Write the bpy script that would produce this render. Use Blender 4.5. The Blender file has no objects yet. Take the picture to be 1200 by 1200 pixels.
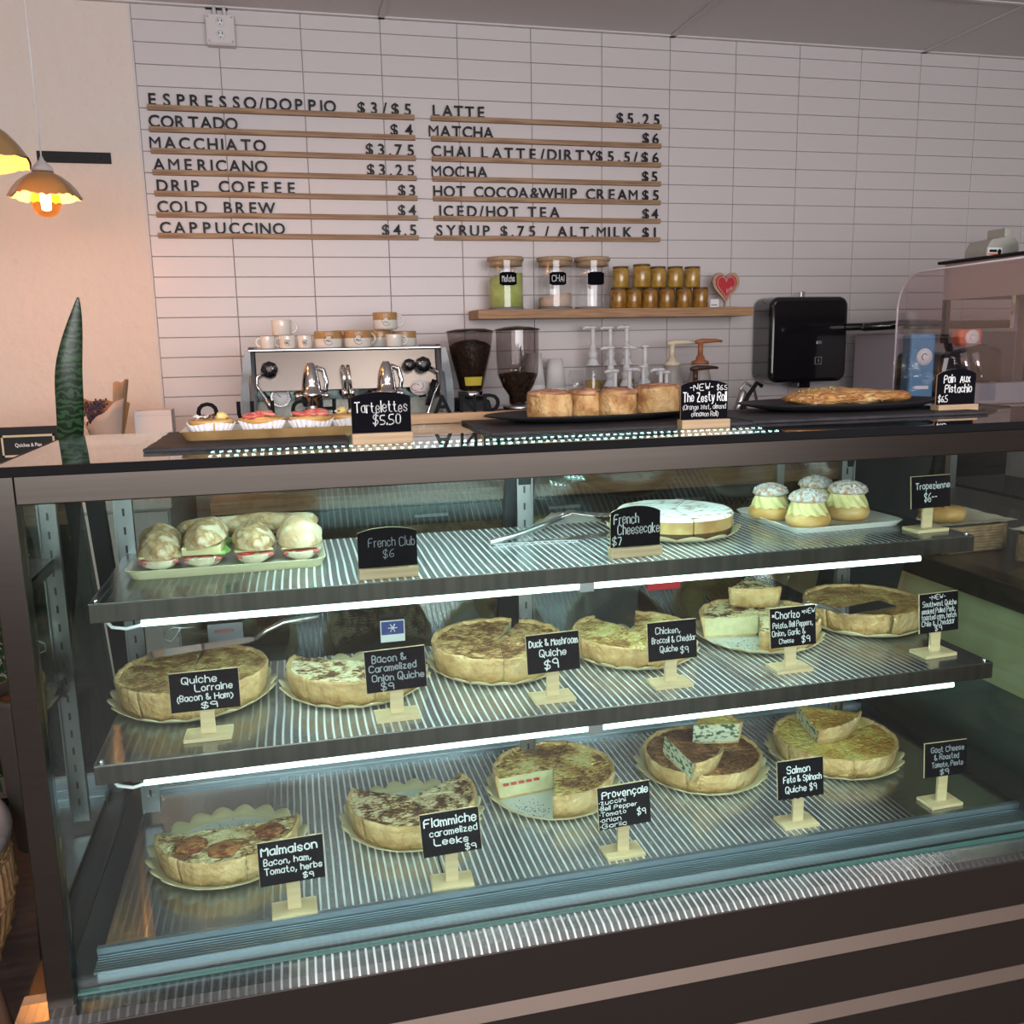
import bpy, bmesh, math, random
from mathutils import Vector, Matrix, noise
random.seed(7)
S = bpy.context.scene
COL = S.collection
PI = math.pi
# ------------------------------------------------------------------ camera, light, exposure
CAMLOC = Vector((0.4713, -3.8824, 1.42))
RIGHT = Vector((0.971, -0.238, -0.018)); FWD = Vector((0.231, 0.956, -0.182))
RIGHT = Vector((0.97108, -0.23802, -0.01826)).normalized()
FWD = Vector((0.2312, 0.9556, -0.1824)).normalized()
UP = RIGHT.cross(FWD).normalized(); RIGHT = FWD.cross(UP).normalized()
cam = bpy.data.cameras.new('camera'); camo = bpy.data.objects.new('camera', cam); COL.objects.link(camo)
camo.matrix_world = Matrix(((RIGHT.x, UP.x, -FWD.x, CAMLOC.x), (RIGHT.y, UP.y, -FWD.y, CAMLOC.y), (RIGHT.z, UP.z, -FWD.z, CAMLOC.z), (0, 0, 0, 1)))
cam.sensor_width = 36.0; cam.lens = 1075.5 / 1200 * 36; cam.clip_start = 0.05
S.camera = camo
W = bpy.data.worlds.new('world'); S.world = W; W.use_nodes = True
W.node_tree.nodes['Background'].inputs[0].default_value = (0.80, 0.86, 1.0, 1)
W.node_tree.nodes['Background'].inputs[1].default_value = 1.2
S.view_settings.view_transform = 'Standard'; S.view_settings.look = 'None'
S.view_settings.gamma = 1.0; S.view_settings.use_curve_mapping = False
S.view_settings.exposure = 0.12

def area(name, loc, rot, sx, sy, power, color):
    l = bpy.data.lights.new(name, 'AREA'); l.shape = 'RECTANGLE'; l.size = sx; l.size_y = sy
    l.energy = power; l.color = color
    o = bpy.data.objects.new(name, l); COL.objects.link(o); o.location = loc; o.rotation_euler = rot
    return o
area('storefront_daylight', (0.9, -6.90, 1.75), (PI/2, 0, 0), 5.0, 1.7, 182, (1.0, 0.955, 0.95))
for (x, y) in ((-0.9, -4.6), (1.2, -4.4), (3.2, -4.4)):
    area('ceiling_fill', (x, y, 2.66), (0, 0, 0), 0.5, 0.5, 16, (1.0, 0.92, 0.84))  # added near the ceiling for general fill, no fixtures
LED = (0.74, 1.0, 0.96)
TOP_BEAD, BEAD, TUBE = 400.0, 170.0, 3.5

# ------------------------------------------------------------------ materials
def mat(name, col=(0.5, 0.5, 0.5), rough=0.5, metal=0.0, col2=None, scale=20.0, detail=4.0, bump=0.0, bscale=None, spec=0.5,
        coat=0.0, aniso=0.0, tang=None, contrast=(0.35, 0.65), emit=None, estr=0.0, trans=0.0, stretch=None, sub=0.0, coat_rough=0.05):
    m = bpy.data.materials.new(name); m.use_nodes = True
    nt = m.node_tree; b = nt.nodes['Principled BSDF']
    b.inputs['Base Color'].default_value = (*col, 1); b.inputs['Roughness'].default_value = rough
    b.inputs['Metallic'].default_value = metal; b.inputs['Specular IOR Level'].default_value = spec
    b.inputs['Coat Weight'].default_value = coat; b.inputs['Coat Roughness'].default_value = coat_rough
    b.inputs['Transmission Weight'].default_value = trans
    if sub:
        b.inputs['Subsurface Weight'].default_value = sub; b.inputs['Subsurface Radius'].default_value = (0.01, 0.006, 0.003)
        b.inputs['Subsurface Scale'].default_value = 1.0
    if aniso:
        b.inputs['Anisotropic'].default_value = aniso
        if tang:
            c = nt.nodes.new('ShaderNodeCombineXYZ')
            for i in range(3): c.inputs[i].default_value = tang[i]
            nt.links.new(c.outputs[0], b.inputs['Tangent'])
    if emit:
        b.inputs['Emission Color'].default_value = (*emit, 1); b.inputs['Emission Strength'].default_value = estr
    if col2 or bump:
        tc = nt.nodes.new('ShaderNodeTexCoord'); src = tc.outputs['Object']
        if stretch:
            mp = nt.nodes.new('ShaderNodeMapping'); mp.inputs['Scale'].default_value = stretch
            nt.links.new(src, mp.inputs[0]); src = mp.outputs[0]
        if col2:
            n = nt.nodes.new('ShaderNodeTexNoise'); n.inputs['Scale'].default_value = scale; n.inputs['Detail'].default_value = detail
            nt.links.new(src, n.inputs['Vector'])
            r = nt.nodes.new('ShaderNodeValToRGB')
            cols = [col] + (list(col2) if isinstance(col2[0], (tuple, list)) else [col2])
            r.color_ramp.elements[0].position = contrast[0]; r.color_ramp.elements[0].color = (*cols[0], 1)
            r.color_ramp.elements[1].position = contrast[1]; r.color_ramp.elements[1].color = (*cols[-1], 1)
            for k, cc in enumerate(cols[1:-1]):
                e = r.color_ramp.elements.new(contrast[0] + (contrast[1] - contrast[0]) * (k + 1) / (len(cols) - 1)); e.color = (*cc, 1)
            nt.links.new(n.outputs['Fac'], r.inputs[0]); nt.links.new(r.outputs[0], b.inputs['Base Color'])
        if bump:
            n2 = nt.nodes.new('ShaderNodeTexNoise'); n2.inputs['Scale'].default_value = bscale or scale * 2; n2.inputs['Detail'].default_value = 5
            nt.links.new(src, n2.inputs['Vector'])
            bp = nt.nodes.new('ShaderNodeBump'); bp.inputs['Strength'].default_value = bump; bp.inputs['Distance'].default_value = 0.004 if bump < 1 else 0.010
            nt.links.new(n2.outputs['Fac'], bp.inputs['Height']); nt.links.new(bp.outputs[0], b.inputs['Normal'])
    return m

def glass_mat(name, tint=(0.93, 0.98, 0.96), f0=0.04, rough=0.0, refl=1.0):
    m = bpy.data.materials.new(name); m.use_nodes = True
    nt = m.node_tree; nt.nodes.clear()
    out = nt.nodes.new('ShaderNodeOutputMaterial'); mix = nt.nodes.new('ShaderNodeMixShader')
    tr = nt.nodes.new('ShaderNodeBsdfTransparent'); tr.inputs[0].default_value = (*tint, 1)
    gl = nt.nodes.new('ShaderNodeBsdfGlossy'); gl.inputs['Roughness'].default_value = rough; gl.inputs[0].default_value = (1, 1, 1, 1)
    lw = nt.nodes.new('ShaderNodeLayerWeight'); lw.inputs[0].default_value = 0.5
    p = nt.nodes.new('ShaderNodeMath'); p.operation = 'POWER'; p.inputs[1].default_value = 5
    q = nt.nodes.new('ShaderNodeMath'); q.operation = 'MULTIPLY_ADD'; q.inputs[1].default_value = (1 - f0) * refl; q.inputs[2].default_value = f0
    nt.links.new(lw.outputs['Facing'], p.inputs[0]); nt.links.new(p.outputs[0], q.inputs[0]); nt.links.new(q.outputs[0], mix.inputs[0])
    nt.links.new(tr.outputs[0], mix.inputs[1]); nt.links.new(gl.outputs[0], mix.inputs[2]); nt.links.new(mix.outputs[0], out.inputs[0])
    return m

M = {}
M['tile'] = mat('glazed white tile', (0.645, 0.60, 0.605), 0.34, bump=0.04, bscale=30, stretch=(1, 1, 4))
M['grout'] = mat('grey grout', (0.36, 0.32, 0.32), 0.9)
M['plaster'] = mat('trowelled cream plaster', (0.78, 0.69, 0.62), 0.85, bump=1.0, bscale=22)
M['ceiling'] = mat('ceiling board', (0.74, 0.70, 0.71), 0.95, bump=0.25, bscale=160)
M['tbar'] = mat('white ceiling grid', (0.66, 0.62, 0.62), 0.5)
M['roomwall'] = mat('painted wall', (0.30, 0.265, 0.25), 0.9)
M['floor'] = mat('dark wood floor', (0.075, 0.055, 0.05), 0.5, col2=(0.12, 0.09, 0.08), scale=6, stretch=(1, 8, 1))
M['steel'] = mat('brushed steel', (0.60, 0.56, 0.53), 0.32, 1.0, col2=(0.50, 0.46, 0.43), scale=5, stretch=(1, 60, 60))
M['frame'] = mat('warm brushed steel frame', (0.076, 0.065, 0.057), 0.28, 1.0, col2=(0.070, 0.060, 0.052), scale=4, stretch=(1, 40, 40))
M['shelf'] = mat('polished shelf steel', (0.56, 0.57, 0.57), 0.20, 1.0, aniso=0.95, tang=(0, 1, 0))
def led_streak_mat(name, col, pitch):
    """polished sheet; lighter satin lines front to back imitate reflected led dots"""
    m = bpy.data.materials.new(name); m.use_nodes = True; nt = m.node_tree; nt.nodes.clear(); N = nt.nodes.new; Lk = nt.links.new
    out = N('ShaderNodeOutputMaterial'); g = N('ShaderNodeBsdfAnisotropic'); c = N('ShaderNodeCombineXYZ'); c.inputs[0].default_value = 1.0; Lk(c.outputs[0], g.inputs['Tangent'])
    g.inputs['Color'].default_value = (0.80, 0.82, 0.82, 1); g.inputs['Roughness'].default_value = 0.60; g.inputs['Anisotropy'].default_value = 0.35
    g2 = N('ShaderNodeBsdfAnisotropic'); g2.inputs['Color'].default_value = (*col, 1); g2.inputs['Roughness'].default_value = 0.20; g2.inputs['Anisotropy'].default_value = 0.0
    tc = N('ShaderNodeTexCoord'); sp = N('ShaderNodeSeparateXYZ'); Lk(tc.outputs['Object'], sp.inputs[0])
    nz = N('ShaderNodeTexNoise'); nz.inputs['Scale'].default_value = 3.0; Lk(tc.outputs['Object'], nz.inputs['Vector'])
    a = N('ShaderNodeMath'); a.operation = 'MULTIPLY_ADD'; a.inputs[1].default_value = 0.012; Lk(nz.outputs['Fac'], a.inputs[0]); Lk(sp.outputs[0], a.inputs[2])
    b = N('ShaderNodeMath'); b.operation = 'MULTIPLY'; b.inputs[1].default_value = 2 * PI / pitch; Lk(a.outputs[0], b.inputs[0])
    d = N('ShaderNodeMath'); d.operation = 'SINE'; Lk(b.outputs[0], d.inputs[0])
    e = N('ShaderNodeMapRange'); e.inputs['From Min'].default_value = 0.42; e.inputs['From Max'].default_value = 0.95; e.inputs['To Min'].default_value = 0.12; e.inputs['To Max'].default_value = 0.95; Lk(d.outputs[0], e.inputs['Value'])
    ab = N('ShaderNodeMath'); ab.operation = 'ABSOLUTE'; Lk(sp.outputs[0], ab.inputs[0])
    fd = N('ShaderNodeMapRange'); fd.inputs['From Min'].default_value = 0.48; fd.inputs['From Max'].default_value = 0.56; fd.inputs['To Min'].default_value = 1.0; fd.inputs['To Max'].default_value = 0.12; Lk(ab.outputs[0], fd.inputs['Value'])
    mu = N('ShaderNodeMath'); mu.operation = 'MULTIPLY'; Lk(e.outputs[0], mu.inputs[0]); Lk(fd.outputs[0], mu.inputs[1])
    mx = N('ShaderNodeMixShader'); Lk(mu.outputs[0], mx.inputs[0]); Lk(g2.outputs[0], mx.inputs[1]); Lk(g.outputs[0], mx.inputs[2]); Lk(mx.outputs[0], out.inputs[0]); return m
M['shelf'] = led_streak_mat('shelf steel with painted led streaks', (0.34, 0.35, 0.36), 0.0118)  # streaks stand for reflected leds on shelves, deck and sill
M['grille'] = mat('aluminium grille', (0.36, 0.43, 0.48), 0.42, 1.0)
M['lip'] = mat('shelf lip steel with reflection streaks', (0.15, 0.132, 0.118), 0.3, 1.0, col2=(0.11, 0.098, 0.088), scale=26, stretch=(3, .1, .1))  # vertical streaks in the colour imitate reflections
M['dark'] = mat('black rubber', (0.012, 0.013, 0.015), 0.45)
M['bronze'] = mat('dark brown steel panel', (0.026, 0.019, 0.016), 0.42, 0.5)
M['louvre'] = mat('beige steel louvre', (0.27, 0.21, 0.175), 0.38, 0.85)
M['black'] = mat('gloss black', (0.008, 0.008, 0.010), 0.12, coat=0.6)
M['letter'] = mat('black acrylic letter', (0.010, 0.009, 0.012), 0.5, spec=0.3)
M['blackm'] = mat('matt black', (0.010, 0.010, 0.012), 0.5, spec=0.25)
M['greyplastic'] = mat('grey plastic', (0.22, 0.22, 0.24), 0.5)
M['chrome'] = mat('chrome', (0.86, 0.86, 0.87), 0.06, 1.0)
M['mirror'] = mat('mirror polished steel', (0.62, 0.58, 0.56), 0.10, 1.0)
M['machine'] = mat('machine mirror steel', (0.22, 0.19, 0.17), 0.26, 1.0)
M['silver'] = mat('satin silver', (0.62, 0.62, 0.64), 0.3, 1.0)
M['oak'] = mat('oak', (0.46, 0.27, 0.14), 0.55, col2=(0.30, 0.16, 0.075), scale=5, stretch=(1.5, 14, 22), bump=0.08)
M['rail'] = mat('oak rail', (0.42, 0.27, 0.155), 0.6, col2=(0.24, 0.135, 0.07), scale=6, stretch=(1, 20, 20))
M['pine'] = mat('pale basswood', (0.62, 0.49, 0.29), 0.6, col2=(0.54, 0.41, 0.23), scale=8, stretch=(1, 14, 14))
M['block'] = mat('sandy wood block', (0.50, 0.36, 0.22), 0.65, col2=(0.38, 0.26, 0.15), scale=8, stretch=(1, 20, 20))
M['ply'] = mat('pale plywood', (0.55, 0.50, 0.30), 0.5, col2=(0.46, 0.40, 0.22), scale=4, stretch=(18, 1, 12))
M['dullblack'] = mat('dull black letter', (0.006, 0.006, 0.007), 0.7, spec=0.1)
M['chalkboard'] = mat('chalkboard black', (0.0035, 0.0035, 0.006), 0.8, spec=0.06)
M['chalk'] = mat('white chalk ink', (0.82, 0.83, 0.84), 0.8)
M['chalkgrey'] = mat('grey chalk ink', (0.38, 0.40, 0.44), 0.8)
M['slate'] = mat('slate', (0.026, 0.024, 0.029), 0.6, spec=0.25, col2=(0.04, 0.037, 0.043), scale=30, bump=0.3)
M['china'] = mat('white china', (0.80, 0.78, 0.72), 0.18, coat=0.4)
M['doily'] = mat('cream paper plate', (0.60, 0.53, 0.32), 0.55, sub=0.0)
M['doilyin'] = mat('waxed paper plate centre', (0.66, 0.70, 0.66), 0.4, col2=(0.60, 0.65, 0.60), scale=30)
M['crumb'] = mat('dark crumbs', (0.03, 0.022, 0.018), 0.9)
M['glass'] = glass_mat('clear pane')
M['glassf'] = glass_mat('front pane', (0.90, 0.97, 0.955), f0=0.03)
M['glasstop'] = glass_mat('top pane', (0.62, 0.70, 0.70), f0=0.12)
M['glassd'] = glass_mat('smoked rear door pane', (0.80, 0.86, 0.86), f0=0.10)
M['glassedge'] = mat('green glass edge', (0.03, 0.10, 0.085), 0.12, coat=0.5)
M['glassside'] = glass_mat('side pane glass', (0.42, 0.48, 0.47), f0=0.20)
M['jar'] = glass_mat('jar glass', (0.95, 0.95, 0.95), f0=0.05)
M['acrylic'] = glass_mat('acrylic guard', (0.80, 0.77, 0.80), f0=0.08)
M['hopper'] = glass_mat('smoky hopper', (0.62, 0.58, 0.57), f0=0.06)
M['white'] = mat('white plastic', (0.80, 0.80, 0.83), 0.35)
M['paper'] = mat('white paper', (0.82, 0.80, 0.80), 0.8)
M['cream'] = mat('cream plastic', (0.80, 0.72, 0.52), 0.4)
M['brown'] = mat('brown plastic', (0.42, 0.16, 0.07), 0.4)
M['darkbrown'] = mat('dark brown plastic', (0.07, 0.03, 0.02), 0.35)
M['tan'] = mat('tan glaze', (0.46, 0.27, 0.11), 0.3, coat=0.3)
M['beans'] = mat('coffee beans', (0.035, 0.018, 0.010), 0.45, col2=(0.10, 0.055, 0.03), scale=90, bump=1.0, bscale=110)
M['matcha'] = mat('matcha powder', (0.56, 0.63, 0.24), 0.95, col2=(0.42, 0.52, 0.12), scale=20)
M['chai'] = mat('chai powder', (0.62, 0.46, 0.36), 0.95, col2=(0.70, 0.55, 0.45), scale=20)
M['amber'] = mat('amber honey jar', (0.42, 0.22, 0.035), 0.25, col2=(0.20, 0.085, 0.015), scale=30, coat=0.6)
M['amberlight'] = mat('light amber jar', (0.52, 0.34, 0.07), 0.25, col2=(0.33, 0.17, 0.03), scale=30, coat=0.6)
M['jarlid'] = mat('brown jar lid', (0.12, 0.06, 0.025), 0.35)
M['yellow'] = mat('yellow sticker', (0.75, 0.58, 0.06), 0.5)
M['red'] = mat('red enamel', (0.50, 0.02, 0.03), 0.4)
M['blue'] = mat('blue packet', (0.10, 0.26, 0.42), 0.5)
M['orange'] = mat('orange packet', (0.78, 0.16, 0.07), 0.5)
M['leaf'] = None
M['kraft'] = mat('kraft paper', (0.40, 0.27, 0.16), 0.8, col2=(0.33, 0.22, 0.13), scale=12)
M['glassine'] = mat('grey glassine paper', (0.45, 0.38, 0.34), 0.5)
M['lavender'] = mat('dried lavender', (0.06, 0.05, 0.09), 0.9)
M['wicker'] = mat('wicker', (0.36, 0.22, 0.12), 0.7, col2=(0.22, 0.13, 0.07), scale=60)
M['cane'] = mat('rattan cane', (0.50, 0.31, 0.15), 0.5, col2=(0.36, 0.21, 0.10), scale=40)
M['legwood'] = mat('brown wood leg', (0.22, 0.12, 0.075), 0.5)
M['gold'] = mat('pale gold print', (0.62, 0.52, 0.30), 0.5)
M['liner'] = mat('white fluted paper case', (0.85, 0.84, 0.88), 0.7)
M['berry'] = mat('cut strawberry', (0.62, 0.05, 0.04), 0.25, col2=(0.80, 0.30, 0.24), scale=60, coat=0.4)
M['custard'] = mat('yellow custard', (0.80, 0.60, 0.22), 0.35)
M['ham'] = mat('cured ham', (0.36, 0.07, 0.06), 0.35, col2=(0.50, 0.17, 0.14), scale=50)
M['cheese'] = mat('pale cheese slice', (0.56, 0.50, 0.27), 0.5)
M['lettuce'] = mat('green lettuce', (0.20, 0.32, 0.08), 0.5)
M['tomato'] = mat('tomato slice', (0.50, 0.05, 0.03), 0.25)
M['bread'] = mat('floury baguette crust', (0.50, 0.36, 0.21), 0.8, col2=[(0.34, 0.18, 0.07), (0.60, 0.49, 0.34)], scale=34, detail=8, contrast=(0.40, 0.60), bump=1.0, bscale=38)
M['crumbbread'] = mat('white bread crumb', (0.60, 0.52, 0.37), 0.9, bump=0.8, bscale=140)
M['bun'] = mat('golden brioche', (0.56, 0.29, 0.08), 0.4, col2=(0.68, 0.45, 0.18), scale=24)
M['bunsugar'] = mat('sugared brioche cap', (0.48, 0.25, 0.12), 0.6, col2=(0.66, 0.64, 0.66), scale=120, contrast=(0.40, 0.56))
M['piped'] = mat('pale yellow cream', (0.70, 0.62, 0.28), 0.4)
M['roll'] = mat('baked cinnamon dough', (0.30, 0.13, 0.045), 0.65, col2=[(0.50, 0.29, 0.11), (0.64, 0.43, 0.20)], scale=32, detail=9, contrast=(0.30, 0.62), bump=1.0, bscale=60)
M['rolltop'] = mat('glazed roll top', (0.20, 0.085, 0.05), 0.35, col2=(0.50, 0.26, 0.14), scale=60, bump=0.5)
M['flaky'] = mat('flaky golden pastry', (0.60, 0.32, 0.10), 0.5, col2=[(0.34, 0.13, 0.035), (0.74, 0.50, 0.22)], scale=26, bump=1.0, bscale=70, stretch=(1, 3, 3))
M['pistachio'] = mat('crushed pistachio', (0.38, 0.36, 0.10), 0.8, col2=[(0.22, 0.12, 0.05), (0.58, 0.54, 0.20)], scale=130, bump=1.0, bscale=150)
M['crust'] = mat('shortcrust side', (0.40, 0.23, 0.085), 0.75, col2=[(0.54, 0.35, 0.15), (0.64, 0.46, 0.23)], scale=26, detail=8, bump=1.0, bscale=70, contrast=(0.34, 0.62))
M['cut'] = mat('set custard cut face', (0.62, 0.57, 0.34), 0.6, col2=(0.52, 0.48, 0.27), scale=60, bump=0.4)
M['spinach'] = mat('spinach filling', (0.60, 0.60, 0.44), 0.6, col2=(0.05, 0.09, 0.04), scale=70, contrast=(0.50, 0.58), stretch=(1, 1, 2.2))
M['choc'] = mat('dark crumb base', (0.10, 0.045, 0.02), 0.8, bump=0.6, bscale=150)
M['sugarcake'] = mat('sugar dusted cheesecake top', (0.30, 0.15, 0.06), 0.7, col2=[(0.70, 0.66, 0.60), (0.76, 0.75, 0.74)], scale=42, contrast=(0.36, 0.50), stretch=(1, 2.2, 1))
def topmat(name, pale, brown, sc, con=(0.38, 0.62), mid=None, st=None):
    """browned quiche top: broad patches times shreds a few millimetres wide"""
    m = mat(name, pale, 0.5, bump=1.0, bscale=130); nt = m.node_tree; b = nt.nodes['Principled BSDF']
    tc = nt.nodes.new('ShaderNodeTexCoord'); mp = nt.nodes.new('ShaderNodeMapping'); mp.inputs['Rotation'].default_value = (0, 0, 0.7); mp.inputs['Scale'].default_value = (1.0, 2.1, 1.0)
    n1 = nt.nodes.new('ShaderNodeTexNoise'); n1.inputs['Scale'].default_value = sc * 0.8; n1.inputs['Detail'].default_value = 3
    n2 = nt.nodes.new('ShaderNodeTexNoise'); n2.inputs['Scale'].default_value = 95; n2.inputs['Detail'].default_value = 3; n2.inputs['Distortion'].default_value = 0.8
    nt.links.new(tc.outputs['Object'], n1.inputs['Vector']); nt.links.new(tc.outputs['Object'], mp.inputs[0]); nt.links.new(mp.outputs[0], n2.inputs['Vector'])
    mx = nt.nodes.new('ShaderNodeMath'); mx.operation = 'MULTIPLY_ADD'; mx.inputs[1].default_value = 0.55
    m3 = nt.nodes.new('ShaderNodeMath'); m3.operation = 'MULTIPLY'; m3.inputs[1].default_value = 0.45
    nt.links.new(n2.outputs['Fac'], m3.inputs[0]); nt.links.new(n1.outputs['Fac'], mx.inputs[0]); nt.links.new(m3.outputs[0], mx.inputs[2])
    r = nt.nodes.new('ShaderNodeValToRGB'); c0, c1 = con; k = 0.5
    r.color_ramp.elements[0].position = 0.5 + (c0 - 0.5) * k; r.color_ramp.elements[0].color = (*pale, 1)
    r.color_ramp.elements[1].position = 0.5 + (c1 - 0.5) * k; r.color_ramp.elements[1].color = (*brown, 1)
    e = r.color_ramp.elements.new(0.5 + ((c0 + c1) / 2 - 0.5) * k); e.color = (*(mid or tuple((pale[i] + brown[i]) / 2 for i in range(3))), 1)
    nt.links.new(mx.outputs[0], r.inputs[0]); nt.links.new(r.outputs[0], b.inputs['Base Color']); return m
PALE = (0.74, 0.64, 0.34)
TOPS = {
 'malmaison': topmat('tomato and herb top', (0.80, 0.74, 0.42), (0.22, 0.09, 0.03), 26, (0.45, 0.64), (0.62, 0.42, 0.18)),
 'leek': topmat('browned leek top', (0.78, 0.68, 0.42), (0.10, 0.04, 0.015), 48, (0.40, 0.58), (0.45, 0.24, 0.09)),
 'provencal': topmat('golden browned top', (0.78, 0.66, 0.28), (0.15, 0.055, 0.015), 24, (0.34, 0.64), (0.58, 0.32, 0.08)),
 'salmon': topmat('dark browned top', (0.50, 0.28, 0.11), (0.12, 0.04, 0.012), 22, (0.30, 0.62), (0.30, 0.13, 0.045)),
 'goat': topmat('yellow blistered top', (0.74, 0.62, 0.20), (0.46, 0.20, 0.035), 20, (0.36, 0.68), (0.66, 0.47, 0.11)),
 'lorraine': topmat('evenly browned top', (0.62, 0.46, 0.19), (0.22, 0.10, 0.03), 42, (0.34, 0.62), (0.40, 0.22, 0.07)),
 'bacon': topmat('bacon and onion top', (0.82, 0.76, 0.52), (0.14, 0.06, 0.02), 44, (0.44, 0.62), (0.62, 0.44, 0.20)),
 'duck': topmat('mushroom browned top', (0.66, 0.45, 0.19), (0.15, 0.06, 0.018), 50, (0.36, 0.60), (0.38, 0.19, 0.06)),
 'chicken': topmat('cheddar golden top', (0.76, 0.66, 0.26), (0.30, 0.13, 0.035), 26, (0.38, 0.62), (0.56, 0.36, 0.10)),
 'chorizo': topmat('pepper and chorizo top', (0.82, 0.74, 0.44), (0.09, 0.035, 0.012), 40, (0.46, 0.60), (0.60, 0.42, 0.16)),
 'southwest': topmat('smooth brown top', (0.62, 0.44, 0.16), (0.32, 0.15, 0.045), 30, (0.34, 0.66), (0.48, 0.28, 0.09)),
}
def bead_mat(name, s):
    return mat(name, (1, 1, 1), 0.5, emit=LED, estr=s)
M['topbead'] = bead_mat('led bead top', TOP_BEAD); M['bead'] = bead_mat('led bead', BEAD); M['tube'] = bead_mat('led diffuser', TUBE)
M['bulb'] = mat('filament bulb', (1, 1, 1), 0.3, emit=(1.0, 0.70, 0.38), estr=40)
M['bulbglass'] = glass_mat('amber bulb glass', (1.0, 0.70, 0.36), f0=0.05)
M['shade'] = None
def shade_mat():
    m = bpy.data.materials.new('translucent shade'); m.use_nodes = True
    nt = m.node_tree; nt.nodes.clear(); out = nt.nodes.new('ShaderNodeOutputMaterial'); mx = nt.nodes.new('ShaderNodeMixShader')
    d = nt.nodes.new('ShaderNodeBsdfDiffuse'); d.inputs[0].default_value = (0.50, 0.33, 0.16, 1)
    t = nt.nodes.new('ShaderNodeBsdfTranslucent'); t.inputs[0].default_value = (0.55, 0.34, 0.12, 1); mx.inputs[0].default_value = 0.25
    nt.links.new(d.outputs[0], mx.inputs[1]); nt.links.new(t.outputs[0], mx.inputs[2]); nt.links.new(mx.outputs[0], out.inputs[0])
    return m
M['shade'] = shade_mat()
def leaf_mat():
    m = mat('snake plant leaf', (0.02, 0.06, 0.02), 0.35); nt = m.node_tree; b = nt.nodes['Principled BSDF']
    tc = nt.nodes.new('ShaderNodeTexCoord'); w = nt.nodes.new('ShaderNodeTexWave'); w.bands_direction = 'Z'
    w.inputs['Scale'].default_value = 26; w.inputs['Distortion'].default_value = 9; w.inputs['Detail'].default_value = 3; w.inputs['Detail Scale'].default_value = 2.2
    r = nt.nodes.new('ShaderNodeValToRGB'); r.color_ramp.elements[0].position = 0.35; r.color_ramp.elements[0].color = (0.004, 0.014, 0.006, 1)
    r.color_ramp.elements[1].position = 0.75; r.color_ramp.elements[1].color = (0.022, 0.062, 0.022, 1)
    nt.links.new(tc.outputs['Object'], w.inputs[0]); nt.links.new(w.outputs['Fac'], r.inputs[0]); nt.links.new(r.outputs[0], b.inputs['Base Color'])
    return m
M['leaf'] = leaf_mat()

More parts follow.
